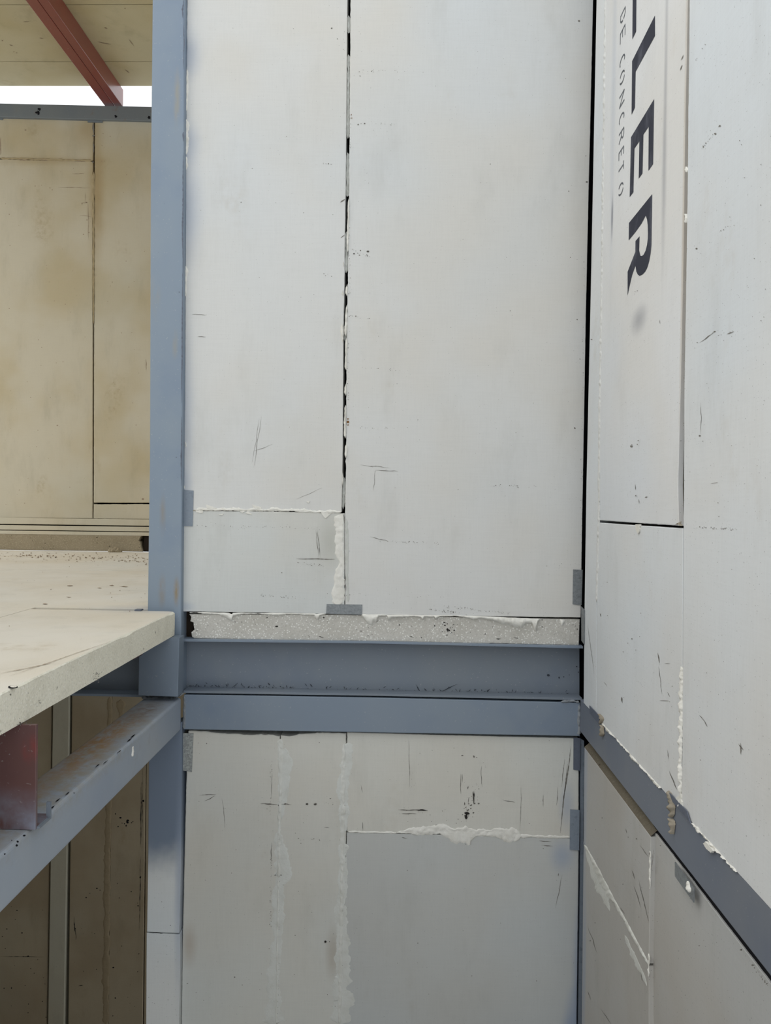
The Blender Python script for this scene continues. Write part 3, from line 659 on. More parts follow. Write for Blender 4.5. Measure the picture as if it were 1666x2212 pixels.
# ------------------------------------------------------------------ exposed slab edge under the front panels
SE = Plane((0, 2.003, 0), (0, -1, 0))
se = empty('slab_edge', tuple(SE(830, 1360)), label='rough bead concrete slab edge with white drips above the channel beam', cat='slab')
prism('core', SE, [(409, 1327), (413, 1333), (411, 1342), (418, 1345), (420, 1360), (413, 1366), (415, 1376), (420, 1379), (620, 1383), (800, 1385), (1000, 1389), (1251, 1394), (1253, 1338), (1000, 1333.5), (745, 1328)], .1, m_core, se,
      jit=[.002, .002, .002, .002, .003, .002, .002, .0005, .0008, .0008, .0008, .0004, 0, 0, 0], chamfer=.0015)
box('cavity', FR(393, 1350).x, FR(425, 1350).x, 2.03, 2.06, FR(400, 1382).z, FR(400, 1323).z, m_cavity, se, label='dark broken cavity at the left end')  # dark box whose colour stands in for the shade inside the hole
marks(se, SE, [(885, 1374, 894, 1377, 2.2), (520, 1343, 524, 1344, 1.2), (1072, 1380, 1082, 1380, 2.4), (688, 1374, 700, 1378, 1.5), (1110, 1377, 1122, 1379, 1.2), (425, 1384, 620, 1386, 1.2), (600, 1385, 800, 1388, 1.2), (1030, 1389.5, 1100, 1391, 1.8), (1110, 1391, 1160, 1393, 1.6), (1190, 1394, 1250, 1395.5, 3), (1048, 1389, 1049, 1395, 2)],
      [(598, 1353, 3), (967, 1360, 4), (971, 1362, 3), (939, 1352, 2), (863, 1350, 1.5), (796, 1356, 1.8), (577, 1334, 1.5), (910, 1377, 1.5), (700, 1334, 2.2), (1069, 1394, 3)], scatter=[(955, 1345, 985, 1372, 22, 1.3), (420, 1335, 1250, 1385, 60, .7)], mat=m_markd, name='pits')
def drips(keys, seed, name='putty_drip', h=.006, mat=m_putty):
    """filler squeezed out below the panels: keys (x, top, bottom)"""
    bm = bmesh.new(); rows = []; x0, x1 = keys[0][0], keys[-1][0]; n = int((x1 - x0) / 1.5)
    for i in range(n + 1):
        x = lerp(x0, x1, i / n); t = interp(keys, x, 1); b = interp(keys, x, 2) + mnoise.noise(Vector((x * .25, seed, 0))) * 1.2 + mnoise.noise(Vector((x * .08, seed, 7))) * 1.2
        b = max(b, t + .6); row = []
        e = min(1, (i + .2) / 3, (n - i + .2) / 3); hh = h * e * min(1, .35 + (b - t) / 14)
        for j in range(7):
            u = j / 6; y = lerp(t, b, u)
            q = hh * (1 - (2 * abs(u - .45)) ** 2.4 * .8) if 0 < j < 6 else (hh * .5 if j == 0 else -.0004)
            q += mnoise.noise(Vector((x * .15, y * .15, seed))) * hh * .3 * (0 < j < 6)
            row.append(bm.verts.new(SE(x, y, q)))
        rows.append(row)
    for a, b in zip(rows, rows[1:]):
        for j in range(6): bm.faces.new((a[j], a[j + 1], b[j + 1], b[j]))
    return link(name, bm, mat, se, smooth=True)
drips([(410, 1322, 1324), (425, 1322, 1323), (440, 1322, 1327), (470, 1323, 1328), (485, 1323, 1333), (495, 1324, 1340), (501, 1327, 1343), (503, 1324, 1332), (520, 1323, 1327), (560, 1324, 1326), (583, 1324, 1329), (600, 1324, 1331), (620, 1324.5, 1327), (650, 1325, 1328), (668, 1325, 1330), (679, 1325, 1330), (683, 1326, 1339), (687, 1326, 1340), (691, 1325, 1330), (704, 1324, 1327)], 1)
drips([(780, 1326, 1329), (786, 1326, 1337), (795, 1327, 1349), (802, 1327, 1352), (808, 1327, 1343), (813, 1327, 1345), (818, 1327, 1332), (836, 1328, 1330), (839, 1328, 1342), (846, 1328, 1336), (870, 1328, 1334), (895, 1328.5, 1332), (909, 1329, 1334), (913, 1329, 1342), (917, 1329, 1333), (938, 1329, 1333), (941, 1329, 1339), (950, 1329, 1332), (985, 1329, 1331), (1005, 1330, 1334), (1022, 1330, 1340), (1040, 1331, 1337), (1065, 1332, 1341), (1085, 1333, 1349), (1098, 1334, 1349), (1112, 1334, 1355), (1126, 1335, 1357), (1136, 1335, 1347), (1150, 1336, 1348), (1154, 1336, 1365), (1158, 1336, 1365), (1162, 1336, 1344), (1168, 1336, 1340)], 2, h=.008)
drips([(1210, 1337, 1339), (1213, 1338, 1355), (1216, 1338, 1352), (1221, 1338, 1343)], 3, h=.004)

# ------------------------------------------------------------------ joints on the front wall
random.seed(21)
putty('joint_putty', FR, [[(422, 1101, 3, 2), (560, 1101, 4, 3), (640, 1103, 4, 3), (700, 1106, 3, 3), (738, 1106, 3, 3)]], .0022, m_putty, wf, rough=1, edge=.8, fine=1.5)
bm = bmesh.new()
for c in ([(692, 1104), (712, 1108), (726, 1105), (715, 1109), (704, 1120), (700, 1118)], [(515, 1103), (524, 1108), (532, 1103)], [(535, 1104), (543, 1109), (545, 1112), (530, 1108)], [(421, 1099), (440, 1104), (438, 1109), (425, 1106)], [(473, 1111), (483, 1110), (481, 1113), (474, 1113)],
          [(497, 1096), (505, 1097), (503, 1101)], [(545, 1090), (565, 1096), (566, 1100), (550, 1098)], [(662, 1083), (670, 1083), (666, 1087)], [(445, 1090), (460, 1094), (470, 1099), (448, 1098)]): sheet(bm, FR, c, .0016)
link('putty_flakes', bm, m_putty, wf)
# wide plaster patch on the vertical seam below
putty('putty_smear', FR, [[(740, 1110, 16, 3), (738, 1150, 14, 5), (734, 1190, 10, 9), (738, 1215, 6, 6), (731, 1250, 13, 13), (731, 1290, 14, 14), (730, 1308, 16, 12)]], .0016, m_putty, wf, rough=.8, edge=.25, flat=1, nx=9)
putty('putty_smear', FR, [[(748, 1120, 2, 4), (750, 1180, 3, 5), (749, 1240, 3, 4), (752, 1300, 3, 4)]], .0008, m_puttyg, wf, edge=.4, flat=1)
# lumps hanging on the seam between the tall panels (and grey filler deep inside it)
GP = Plane((0, 2.010, 0), (0, -1, 0))
segs = [(35, 72), (118, 300), (330, 425), (500, 590), (700, 738), (1030, 1100)]
putty('joint_putty', GP, [[(interp([(0, 754), (400, 750.5), (800, 745), (1105, 742)], y0_, 1), y0_, 4, 5), (interp([(0, 754), (400, 750.5), (800, 745), (1105, 742)], y1_, 1), y1_, 4, 5)] for y0_, y1_ in segs], .003, m_puttyg, wf, rough=1.2, edge=.5)
lumps = [[(753, 430, 1, 2), (753, 470, 2, 2), (751, 545, 2, 2)], [(750, 615, 2, 2), (749, 632, 2.5, 2), (749.5, 640, 1, 1)], [(749, 660, 2, 2), (748, 700, 3, 3), (747, 722, 3.5, 2), (748, 727, 1, 1)], [(749, 730, 2, 2), (747.5, 790, 3, 3), (748, 800, 2, 2)], [(747, 830, 2, 3), (747, 848, 3.5, 3), (747, 855, 1, 1)],
         [(747, 875, 2, 2), (746, 910, 3, 2), (747, 940, 4, 2), (746, 947, 2, 1)], [(748, 960, 3, 3), (748, 980, 4, 4), (747.5, 990, 2, 2)], [(741, 1020, 1, 1), (740.5, 1040, 1.5, 2), (741, 1050, 1, 1)],
         [(741.5, 628, 2, 1), (740, 632, 2.5, 3), (743, 640, 1, 2)], [(740, 700, 2.5, 3), (740, 715, 4, 3), (741, 740, 2, 1)], [(742, 565, 1, 2), (742.5, 570, 2, 1), (743, 576, 1, 1)]]
putty('putty_lump', FR, lumps, .004, m_putty, wf, rough=.6, edge=.35)
# left edge flakes at the column
putty('putty_lump', FR, [[(404, 150, 1, 3), (403.5, 200, 2, 4), (403, 240, 1, 2)], [(402.5, 258, 1, 4), (402, 275, 2, 7), (402.5, 320, 2, 5), (402, 335, 1, 3)], [(402, 338, 1, 4), (402, 360, 2, 5), (402, 368, 1, 2)], [(401.5, 575, 1, 4), (401, 600, 2, 5), (401, 640, 1, 2)], [(398, 1048, 1, 2), (398.5, 1056, 2, 4)], [(401, 955, 1, 2), (402, 962, 2, 3), (402, 966, 1, 1)]], .0025, m_putty, wf, rough=.6, edge=.35)
# lower wall seams
putty('joint_putty', FR, [[(606, 1596, 6, 7), (606, 1700, 4, 5), (603, 1800, 4, 4), (602, 1900, 3, 4)], [(601, 1900, 2, 3), (599, 2060, 2, 2), (597, 2212, 2, 2)], [(744, 1605, 5, 3), (742, 1700, 7, 5), (742, 1790, 7, 5), (740, 1850, 6, 5), (738, 2000, 6, 4), (734, 2212, 6, 4)]], .0018, m_puttyl, wf, rough=1, edge=.35, fine=1.6)
putty('putty_smear', FR, [[(616, 1615, 3, 3), (616, 1640, 14, 18), (612, 1700, 10, 14), (606, 1760, 8, 8), (603, 1775, 2, 2)], [(600, 1795, 4, 3), (606, 1825, 16, 12), (614, 1870, 20, 16), (616, 1892, 20, 18), (604, 1910, 12, 10), (602, 1960, 14, 14), (600, 2030, 12, 12), (590, 2110, 16, 14), (588, 2150, 12, 20), (592, 2212, 26, 22)],
                          [(752, 1604, 12, 14), (752, 1640, 14, 10), (742, 1690, 14, 12), (742, 1760, 12, 12), (742, 1800, 8, 8)], [(742, 1820, 10, 10), (742, 1900, 12, 10), (738, 1960, 16, 12), (738, 2030, 14, 16), (742, 2110, 18, 22), (736, 2140, 16, 14), (742, 2160, 22, 24), (736, 2212, 18, 20)]],
      .0004, m_puttys, wf, rough=.3, edge=.35, flat=1, off=.0002, nx=9)
putty('putty_smear', FR, [[(858, 1798, 1, 2), (885, 1795, 6, 6), (915, 1795, 10, 12), (950, 1793, 14, 8), (985, 1797, 12, 26), (1020, 1797, 12, 28), (1030, 1800, 8, 6), (1060, 1800, 8, 8), (1085, 1800, 12, 14), (1110, 1803, 12, 20), (1122, 1806, 6, 10), (1128, 1806, 2, 2)][::-1]], .0014, m_putty, wf, rough=.9, edge=.35, flat=1, nx=11)
putty('joint_putty', FR, [[(752, 1797, 2, 2), (860, 1799, 2, 2)], [(1120, 1805, 3, 4), (1200, 1808, 3, 4), (1232, 1808.5, 2, 3)]], .0012, m_putty, wf, rough=1, edge=.7)
# dark and pale marks
random.seed(31)
marks(wf, FR, [(748.8, 1583, 748.8, 1606, 2), (735, 437, 746, 430, 2.6), (736, 514, 745, 507, 2.2), (415, 679, 447, 680, 1), (427, 727, 445, 728, 1), (565, 900, 548, 1010, .8), (560, 905, 545, 1000, .7), (590, 960, 548, 975, .7),
     (779, 1004, 840, 1011, 1.2), (812, 1016, 860, 1018, 1.2), (812, 1016, 806, 1060, 1), (800, 1160, 840, 1170, 1.2), (683, 1145, 690, 1205, 1.2), (686, 1145, 692, 1205, 1.2), (640, 1207, 724, 1209, 1.8), (697, 1055, 640, 1078, .7), (742, 1110, 744.5, 1130, 1.5), (745, 1190, 745.5, 1215, 1), (746, 1240, 747, 1278, 1.4),
     (563, 1736, 600, 1738, 2.4), (576, 1747, 578, 1748, 2), (600, 1737, 630, 1738, 1.8), (588, 1670, 586, 1725, 1), (587, 1820, 586, 1860, 1.4), (603, 1800, 602, 1818, 2.2), (430, 1718, 467, 1716, 1.2), (442, 1731, 465, 1719, 1.4), (480, 1725, 487, 1788, .9), 
     (860, 1749, 925, 1750.5, 3), (868, 1757, 900, 1757.5, 1.6), (700, 1787, 712, 1788, 1), (1085, 1728, 1113, 1733, 1.4), (996, 1672, 995, 1715, 1.6), (999, 1672, 999, 1690, 1.2), (1010, 1705, 1012, 1698, 3), (1022, 1710, 1024, 1738, 3.4), (1013, 1722, 1012, 1735, 2), (1003, 1740, 1004, 1732, 2),
     (1234, 1612, 1216, 1740, 2.2), (1226, 1650, 1210, 1800, 2), (1220, 1640, 1213, 1700, 1.2), (1206, 1700, 1202, 1740, 1.2), (1174, 1716, 1174, 1742, 1.2), (1040, 1655, 1041, 1700, 1.2), (1207, 1886, 1206, 1893, 1.6), (1215, 1890, 1200, 1962, 1.2), (883, 1600, 885, 1700, .9), (1126, 1700, 1124, 1796, .9),
     (783, 1775, 784, 1795, 1.2), (780, 1695, 783, 1712, 1), (1165, 1816, 1192, 1819, 1.6), (1170, 1826, 1195, 1828, 1.6), (868, 1809, 880, 1811, 1.6), (1120, 1801, 1135, 1811, 1.4)],
     [(1251, 45, 3.2), (1268, 393, 2.4), (1266, 337, 1.4), (1229, 413, 1.4), (1233, 556, 1.8), (1247, 690, 1.6), (1242, 925, 1.8), (634, 62, .9), (717, 61, 1.7), (729, 84, 1.6), (765, 548, 3), (795, 543, 2.6), (777, 551, 1.8), (779, 541, 1.6), (778, 164, 1.6), (774, 269, 1.8), (788, 267, 1.8), (776, 155, 1.2), (803, 154, 1.6), (521, 437, 1.6), (596, 438, 1.2),
      (616, 1737, 2.4), (663, 1737, 3), (681, 1737, 3), (645, 1811, 1.6), (678, 1812, 1.8), (703, 2034, 3.2), (712, 2034, 1.6), (507, 2111, 2.4), (405, 2124, 2), (690, 1604, 1.4), (1024, 1634, 3.4), (999, 1632, 2), (1030, 1636, 2), (934, 1621, 1.2), (981, 1616, 1), (602, 1740, 2), (714, 1725, 1.6), (609, 1237, 1.5)],
     rows=[(775, 152, 880, 155, 14, 1), (765, 268, 860, 268, 10, 1), (697, 353, 718, 354, 5, 1.2), (695, 593, 720, 595, 4, 1.4), (760, 540, 800, 555, 12, 1.2), (755, 683, 800, 688, 8, 1.2), (756, 250, 757, 330, 14, 1), (754, 440, 755, 640, 34, .8), (752, 740, 753, 880, 24, .9), (764, 795, 870, 799, 12, .9),
           (764, 922, 870, 926, 14, .9), (1050, 1048, 1160, 1052, 18, 1), (820, 1168, 950, 1174, 26, 1), (425, 1135, 700, 1142, 50, .8), (640, 1215, 700, 1222, 16, 1.2), (560, 1285, 660, 1293, 26, 1), (700, 1283, 1000, 1290, 20, .8), (1257, 950, 1254, 1330, 40, .8), (1262, 560, 1258, 940, 30, .8), (743, 60, 744, 140, 8, .9), (960, 1310, 1100, 1325, 50, 1), (925, 1315, 1010, 1328, 30, 1.2),
           (586, 1640, 584, 1760, 26, .9), (586, 1850, 584, 2000, 40, 1), (603, 1860, 600, 2212, 70, .7), (748, 1800, 744, 1980, 40, .7), (640, 1812, 742, 1814, 12, 1), (690, 1733, 745, 1740, 8, 1)],
     scatter=[(1000, 1735, 1040, 1765, 26, 1.8), (995, 1690, 1035, 1730, 14, 1), (860, 1740, 1010, 1780, 26, .9), (1180, 1215, 1240, 1245, 10, .7), (420, 10, 740, 1090, 26, .8), (770, 10, 1260, 1300, 60, .8), (400, 1600, 740, 2200, 60, .9), (760, 1600, 1240, 2200, 60, .9)], mat=m_mark)
marks(wf, Plane((0, 1.9992, 0), (0, -1, 0)), [(1008, 1758, 1007, 1770, 6), (1003, 1756, 1015, 1758, 5), (1024, 1708, 1024, 1730, 2.6), (900, 1749.5, 924, 1750.5, 2.4), (748.8, 1584, 748.6, 1604, 1.6)], [(663, 1737, 2), (681, 1738, 2), (703, 2034, 2.2), (795, 543, 1.6), (765, 548, 1.8)], mat=m_markd)
marks(wf, Plane((0, 1.9993, 0), (0, -1, 0)), [], [(752, 905, 3), (752, 912, 3.4), (752, 918, 2.4), (759, 248, 1.6), (760, 255, 1.8)], mat=m_rust, name='rust_marks')

# ------------------------------------------------------------------ right wall joints, lettering and marks
putty('joint_putty', RT, [[(seamHI[i][0], seamHI[i][1], 2, 2.5) for i in range(4)] + [(1290, 1250, 3, 3), (1289, 1300, 2, 2)]], .0014, m_puttyw, wr, rough=1.1, edge=.5, fine=2)
putty('joint_putty', RT, [[(1474, 1440, 2, 1.5), (1472, 1480, 3, 3), (1472, 1540, 4, 2.5), (1471, 1580, 3, 3), (1471, 1640, 3, 2), (1470, 1645, 5, 3), (1471, 1660, 2, 2), (1471, 1742, 1.5, 1.5)],
                          [(1477, 220, 1, 2), (1486, 365, 2, 2)], [(1484, 465, 2, 2), (1484, 474, 4, 2), (1484, 480, 1, 1)], [(1477, 1000, 1, 2), (1476.5, 1060, 1, 1)]][0:1] + [[(1484, 360, 2, 2), (1485, 372, 2, 2)], [(1484, 462, 2, 2), (1484, 474, 4, 2), (1484, 481, 1, 1)]], .003, m_putty, wr, rough=1, edge=.7, fine=2)
bm = bmesh.new()
for c in ([(1376, 1133), (1386, 1133), (1384, 1148), (1381, 1153), (1377, 1144)], ): sheet(bm, RT, c, .003)
for c in ([(1466, 1722), (1474, 1716), (1476, 1742), (1470, 1734), (1463, 1724)], ): sheet(bm, RT, c, .003)
for c in ([(1525, 1822), (1530, 1818), (1538, 1828), (1547, 1838), (1541, 1842), (1532, 1834)], [(1507, 1786), (1511, 1790), (1514, 1800), (1509, 1795)]): sheet(bm, RT, c, .004)
link('putty_flakes', bm, m_putty, wr)
putty('putty_lump', RT, [[(1464, 1133, 3, 3), (1470, 1130, 4, 3), (1474, 1136, 2, 3)]], .004, m_puttyb, wr, rough=.6)
putty('putty_drip', RT, [[(1446, 1708, 2, 3), (1452, 1726, 5, 5), (1453, 1745, 4, 5), (1453, 1766, 5, 4)], [(1453, 1768, 4, 4), (1455, 1782, 3, 3), (1456, 1802, 1, 1)], [(1302, 1566, 3, 3), (1303, 1578, 2, 2), (1302, 1588, 4, 4), (1302, 1591, 2, 2)], [(1297, 1542, 3, 3), (1301, 1555, 3, 4), (1300, 1564, 3, 2)]], .006, m_puttyb, wr, rough=.7, edge=.3)
# ragged white fringe along the lower edge of the upper panels
putty('putty_fringe', RT, [[(x, bt(x), 2.0, 1.2) for x in range(1296, 1440, 12)][::-1], [(x, bt(x), 1.5, 1) for x in range(1496, 1600, 12)][::-1]], .002, m_putty, wr, rough=1.4, edge=1.6, fine=3, stepx=2)
# trowelled diagonal joint (level in reality) on the lower right panel
putty('joint_putty', RT, [[(x, sl(x, 1.877), b, a) for x, a, b in ((1264, 2, 2), (1285, 3, 7), (1310, 3, 14), (1325, 2, 8), (1350, 3, 4), (1375, 3, 4), (1401, 2.5, 2))][::-1]], .0015, m_puttyl, wr, rough=1.2, edge=.4, fine=2)
putty('putty_smear', RT, [[(1266, 1835, 2, 4), (1284, 1890, 8, 10), (1304, 1935, 10, 12), (1318, 1968, 2, 3)], [(1350, 2020, 2, 2), (1368, 2062, 8, 5), (1392, 2110, 5, 3), (1398, 2130, 1, 1)]], .0004, m_puttys, wr, rough=.3, edge=.4, flat=1)
putty('joint_putty', RT, [[(1405, 1838, 1, 1), (1404, 1880, 1.4, 1.4), (1404, 1920, 1, 1)], [(1402, 2060, 1.4, 1.4), (1401, 2110, 1, 1)]], .001, m_putty, wr, rough=1.5, edge=.8)

TI = TILT
def ink(bm, poly, off=.0005):
    W3 = [TI(x, y, off) for x, y in poly]; vs = [bm.verts.new(p) for p in W3]
    for t in tessellate_polygon([W3]): bm.faces.new([vs[i] for i in t])
L1 = [(1416.5, -129), (1416.5, -85), (1374.9, -8), (1374.3, 68), (1366.2, 85), (1367.3, -31)]
L2 = [(1415, 33.5), (1415, 77.5), (1373.2, 155), (1371.7, 232.7), (1364.6, 247.6), (1365.8, 132)]
EE = [(1413.2, 214), (1410.9, 354.4), (1401, 368.8), (1401.6, 273.4), (1390, 290.7), (1388, 374.6), (1380, 386), (1381.4, 305), (1370.7, 321), (1368.4, 415), (1360.5, 425.8), (1363.4, 296.5)]
RR = [(1409, 419.4), (1408.3, 474), (1407.4, 529), (1405.5, 548), (1402.5, 564), (1398.5, 578), (1393.8, 587), (1388, 593), (1382, 596), (1378, 593), (1375, 587), (1373, 574), (1366, 593), (1362, 610), (1358, 628), (1356, 638), (1356, 587), (1365, 564), (1372.7, 544), (1373, 520.7), (1381.7, 510.6), (1380.8, 541), (1383.7, 552.5), (1387, 553), (1391, 549.6), (1395, 541), (1398, 529), (1399.7, 516), (1400, 504), (1399.6, 486), (1398, 474), (1395, 465.7), (1386, 483), (1373.6, 500.4), (1358.5, 519), (1359, 481.6)]
for nm, poly in (('letter', L1), ('letter', L2), ('letter', EE), ('letter', RR)):
    bm = bmesh.new(); ink(bm, poly)
    link(nm, bm, m_ink, p_i, label='black stencilled capital ' + {id(L1): 'L cut by the top of the frame', id(L2): 'L', id(EE): 'E', id(RR): 'R with worn bowl'}[id(poly)])
def arc(cx, cy, rx, ry, a0, a1, n=9): return [(cx + rx * math.cos(math.radians(lerp(a0, a1, i / n))), cy + ry * math.sin(math.radians(lerp(a0, a1, i / n)))) for i in range(n + 1)]
GL = {'D': [[(0, 0), (0, 1)], [(.12, 1)] + arc(.4, .5, .6, .5, 75, 20), arc(.4, .5, .6, .5, 0, -80) + [(.15, 0)]],
      'E': [[(0, 0), (0, 1)], [(0, 0), (1, 0)], [(.0, .5), (.75, .5)], [(.0, 1), (1, 1)]],
      'C': [arc(.55, .5, .55, .5, 60, 300, 16)], 'O': [arc(.5, .5, .5, .5, 110, 235, 9), arc(.5, .5, .5, .5, 70, -60, 9)],
      'N': [[(0, 0), (0, 1)], [(0, 1), (1, 0)], [(1, 0), (1, 1)]],
      'R': [[(0, 0), (0, 1)], [(.1, 1), (.6, .98), (.85, .85), (.85, .65), (.6, .52), (.1, .5)], [(.5, .5), (1, 0)]],
      'T': [[(.1, 1), (1, 1)], [(.52, .95), (.52, 0)]]}
def small(ch, y0, w):
    bm = bmesh.new()
    def mp(u, v):
        y = y0 + u * w; xb = 1340.6 - (y - 37) * .0118; x = xb + 10.3 * v
        return x, y - v * 10.3 * (1088 - y) / (x - 871)
    for st in GL[ch]:
        q = [mp(u, v) for u, v in st]
        for a, b in zip(q, q[1:]):
            pa, pb = TI(*a, .0005), TI(*b, .0005); d = (pb - pa); d = d.normalized() if d.length > 0 else d; s_ = d.cross(TI.n) * .0018
            e = d * .0008
            bm.faces.new([bm.verts.new(v) for v in (pa - s_ - e, pa + s_ - e, pb + s_ + e, pb - s_ + e)])
    link('small_letter', bm, m_inks, p_i)
for ch, y0, w in (('D', 37, 18), ('E', 74.6, 21), ('C', 133, 16), ('O', 166, 22), ('N', 212, 22), ('C', 256, 17), ('R', 292, 20), ('E', 332, 15), ('T', 361, 18), ('O', 405, 22)): small(ch, y0, w)

random.seed(41)
marks(wr, RT, [(1421, 1410, 1425, 1432, 2), (1423, 1440, 1430, 1500, .9), (1343, 1505, 1344, 1516, 3), (1342, 1512, 1345, 1519, 1.5), (1297, 1325, 1298, 1332, 3), (1305, 1473, 1312, 1482, 1.6), (1442, 1495, 1447, 1505, 2), (1436, 1433, 1448, 1433.5, 1.2), (1425, 1513, 1446, 1514, 1.1), (1522, 1558, 1528, 1570, 3), (1511, 1545, 1524, 1560, 1.6),
     (1596, 1608, 1606, 1620, 2.6), (1600, 1605, 1601, 1630, 2), (1446, 1665, 1462, 1705, 2), (1442, 1620, 1444, 1640, 1.2), (1535, 1045, 1552, 1042, 1), (1512, 740, 1545, 715, 1.4), (1505, 740, 1508, 740, 2), (1570, 722, 1586, 716, 2), (1514, 870, 1514, 938, .8), (1270, 1350, 1284, 1455, .6)],
     [(1377, 960, 2.4), (1379, 952, 1.4), (1512, 941, 2.6), (1518, 953, 2), (1545, 289, 2), (1555, 272, 2), (1505, 537, 2), (1586, 487, 1.2), (1544, 716, 2.4), (1535, 282, 1), (1374, 1070, 1.2), (1278, 733, 1.8), (1365, 1380, 1.2), (1382, 1375, 1)],
     rows=[(1515, 325, 1558, 268, 12, 1.3), (1495, 148, 1535, 70, 5, 1), (1550, 505, 1582, 480, 6, 1), (1500, 1140, 1590, 1143, 26, 1.2), (1480, 560, 1478, 1100, 40, .8), (1550, 725, 1590, 715, 10, 1.1), (1632, 700, 1660, 680, 5, 1)],
     scatter=[(1490, 300, 1660, 1900, 60, .9), (1300, 1200, 1465, 1600, 30, .8)], mat=m_mark)
marks(p_i, Plane(tuple(TILT.p0 + TILT.n * .0003), tuple(TILT.n)), [(1372, 1046, 1373, 1058, 1.4), (1380, 1078, 1381, 1088, 1.6), (1393, 1075, 1399, 1073, 2.4), (1471, 130, 1477, 118, 1.8), (1469, 152, 1474, 140, 1.6), (1425, 690, 1426, 700, .7)],
      [(1364, 964, 2.8), (1365, 961, 2), (1373.5, 1071, 1.6), (1392, 736, 1), (1377, 628, 1.4), (1372, 630, 1)], mat=m_mark)
marks(wr, RT, [(1380, 1900, 1402, 1990, 1.4), (1370, 1915, 1385, 1960, 1.4), (1365, 1880, 1372, 1900, 1.4), (1340, 1960, 1350, 1975, 1.4), (1384, 2100, 1388, 2120, 1.6), (1412, 1835, 1408, 1880, 1.2), (1352, 1790, 1354, 1800, 1), (1382, 1825, 1400, 1850, 1.2), (1270, 2140, 1276, 2160, 1), (1300, 2180, 1320, 2212, 1), (1270, 2000, 1290, 2060, .9)],
      [(1375, 1812, 2), (1427, 1827, 1.6), (1403, 1844, 1.6), (1511, 2043, 1.6), (1346, 1910, 1.6)], scatter=[(1270, 1750, 1400, 2200, 30, 1), (1420, 1900, 1560, 2200, 24, 1)], rows=[(1600, 2050, 1660, 2130, 26, 1.8)], mat=m_mark)

# ------------------------------------------------------------------ far-room joints, marks
putty('joint_putty', FAR, [[(203, 372, 2, 3), (202, 400, 4, 3), (202, 440, 2, 2), (202, 560, 2, 2), (202, 700, 1, 1)], [(0, 342, 2, 2), (60, 343, 1, 2), (120, 345, 2, 2), (200, 347, 2, 2)][::-1]], .004, m_puttyr, wb, rough=1, edge=.6)
putty('putty_smear', FL, [[(238, 1505, 5, 5), (236, 1700, 6, 6), (232, 1850, 7, 7), (231, 2000, 7, 7), (229, 2212, 8, 6)], [(262, 1510, 10, 8), (262, 1560, 6, 6)]], .002, m_puttyrd, wl, rough=.4, edge=.4, flat=1)
random.seed(51)
marks(wb, FAR, [(155, 375, 182, 375, 1), (125, 404, 195, 406, 1), (175, 438, 190, 438, .8), (172, 466, 198, 468, .8), (184, 415, 184, 435, .8), (1, 297, 1, 335, 2), (190, 440, 192, 520, .8), (316, 775, 316, 800, 1.2), (40, 345, 60, 346, 2.5), (85, 345, 110, 346, 2), (160, 347, 190, 349, 2)],
      [(55, 281, 2), (76, 402, 1.6), (113, 410, 1.8), (177, 440, 1.6), (187, 437, 1.8), (188, 475, 1.8), (180, 506, 1.4), (192, 502, 1.4), (238, 295, 1.4), (220, 348, 1.2), (226, 348, 1.2), (20, 463, 1.5), (308, 1078, 3)],
      rows=[(90, 400, 110, 408, 6, 1)], scatter=[(5, 350, 195, 1100, 60, 1), (210, 280, 320, 1080, 40, 1)], mat=m_markr)
marks(wb, Plane((0, 4.299, 0), (0, -1, 0)), [(201, 265, 202, 290, 3.5), (202, 305, 202.5, 330, 2.5)], [(202, 293, 3), (201, 350, 2)], mat=m_mark, name='open_joint')
marks(wl, FL, [(160, 1980, 164, 2030, 2), (170, 2130, 180, 2128, 2.4), (305, 1690, 303, 1830, 1.6), (304, 1850, 301, 2010, 1.4), (0, 2066, 95, 2067, 1), (308, 1660, 307, 1840, 1)], [(303, 1895, 3), (310, 1730, 2.4), (245, 2090, 2), (228, 1912, 2)],
      scatter=[(160, 1900, 300, 2200, 30, 1.5), (5, 1950, 100, 2200, 24, 1.5), (245, 1750, 300, 1790, 12, 2.4)], mat=m_dark)
marks(ce, Plane((0, 0, CE - .001), (0, 0, -1)), [(50, 48, 64, 47, 2), (85, 82, 94, 84, 2), (20, 97, 28, 99, 2), (225, 60, 232, 62, 2), (210, 90, 240, 96, 1.4), (278, 85, 290, 100, 1.2), (270, 150, 280, 158, 2)], [(30, 112, 2), (36, 114, 1.6), (270, 18, 1.6), (5, 88, 2)], mat=m_markr)

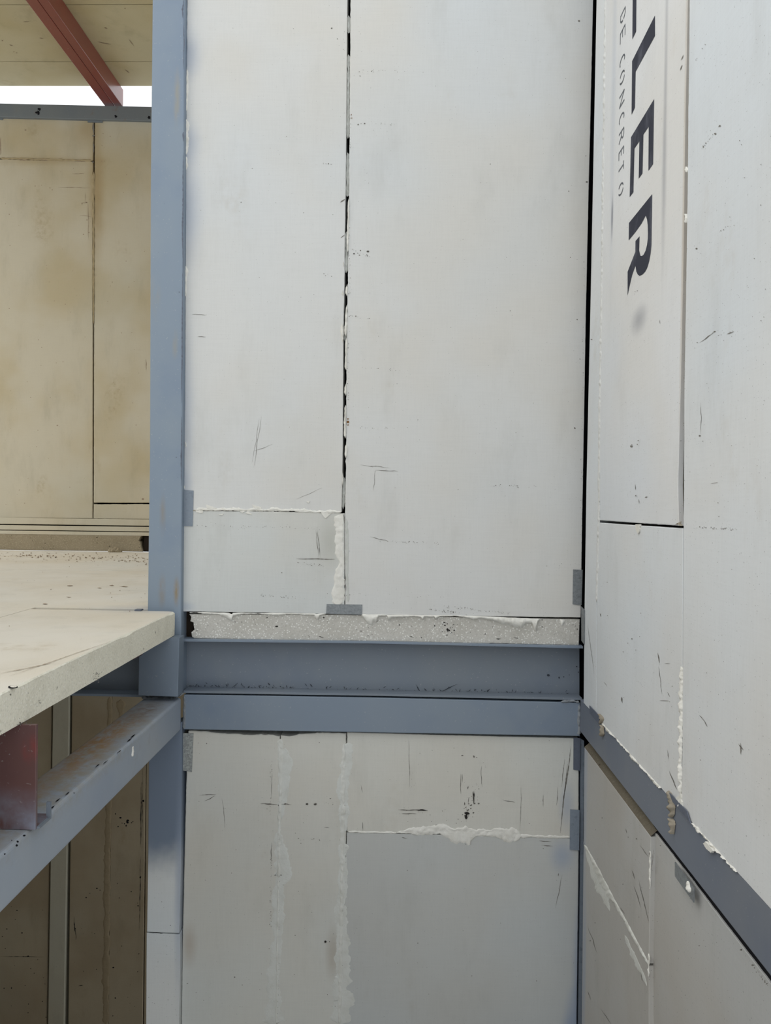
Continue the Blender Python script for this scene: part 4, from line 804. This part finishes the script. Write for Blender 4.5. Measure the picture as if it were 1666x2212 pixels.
# ------------------------------------------------------------------ metal clips
def clip(pl, pts, label, mat, t=.0015, off=.0022, ret=None):
    c = empty('metal_clip', tuple(at(pl, pts[0])), label=label, cat='clip', group='galvanised clips on the panel joints')
    frame_prism('plate', pl, pts, t, mat, c, bev=0).data.transform(Matrix.Translation(pl.n * off))
    if ret: prism('return_leg', pl, ret, .035, mat, c, chamfer=0, off=off - t)
    return c
clip(FR, [(396, 1058), (395, 1136), (416.5, 1137), (418.5, 1060)], 'blue oversprayed clip beside the left column above the cut panel', m_galvblue, ret=[(395.5, 1058), (394.6, 1136), (396.2, 1136), (397, 1058)])
clip(FR, [(706, 1305), (705, 1325), (782, 1327.5), (783, 1306)], 'grey clip lying level over the seam just above the slab edge', m_galv, ret=[(705.5, 1323.5), (705, 1325.5), (782, 1328), (782, 1326)])
clip(FR, [(1238, 1230), (1237, 1305), (1256, 1307), (1258.5, 1231)], 'grey upright clip at the right edge above the slab', m_galv, ret=[(1257, 1231), (1255, 1307), (1257, 1307), (1259, 1231)])
clip(FR, [(396, 1583), (396, 1664), (415, 1667), (418.5, 1584)], 'mottled galvanised clip at top left of the lower wall', m_galvb, ret=[(395, 1583), (394, 1664), (396, 1665), (397, 1583)])
clip(FR, [(1239, 1593), (1238.5, 1662), (1252.5, 1664), (1254, 1594)], 'grey clip at the top right of the lower wall under the box beam', m_galvdk)
clip(FR, [(1231.5, 1748), (1230.5, 1834), (1251, 1836), (1252, 1749)], 'blue oversprayed clip over the level joint at right of the lower wall', m_galvblue, off=.003)
clip(RT, [(1257.5, 1310), (1258, 1384), (1264, 1392), (1264.5, 1318)], 'narrow grey clip in the right corner beside the slab edge', m_galv)
clip(RT, [(1276, 1524), (1277, 1541), (1296, 1563), (1299, 1548)], 'small slanted grey clip where right seam meets the slate beam', m_galvdk, off=.003)
clip(RT, [(1451, 1712), (1458, 1732), (1497, 1778), (1489, 1752)], 'bent grey clip with putty at the foot of the right wall seam', m_galvdk, off=.004)
clip(RT, [(1462, 1862), (1462, 1893), (1503, 1950), (1503, 1918)], 'grey clip with pale putty blob below the slate beam', m_galv, off=.003)
bm = bmesh.new(); ribbon(bm, Plane((R - .003, 0, 0), (-1, 0, 0)), [(1487, 1903, 3, 3), (1489, 1918, 5, 4), (1492, 1928, 2, 2)], .004, .5, .4, 2, 1.5, 5)
link('putty_blob', bm, m_putty, bpy.data.objects['metal_clip.009'], smooth=True)
clip(FAR, [(190, 257), (190, 265), (222, 265.5), (222, 258)], 'rusty little clip over the far wall seam under the top beam', m_farbeam, t=.004, off=.005)
clip(FAR, [(-16, 251), (-16, 259), (7, 259.5), (7, 252)], 'rusty little clip under the top beam at the left frame edge', m_farbeam, t=.004, off=.005)
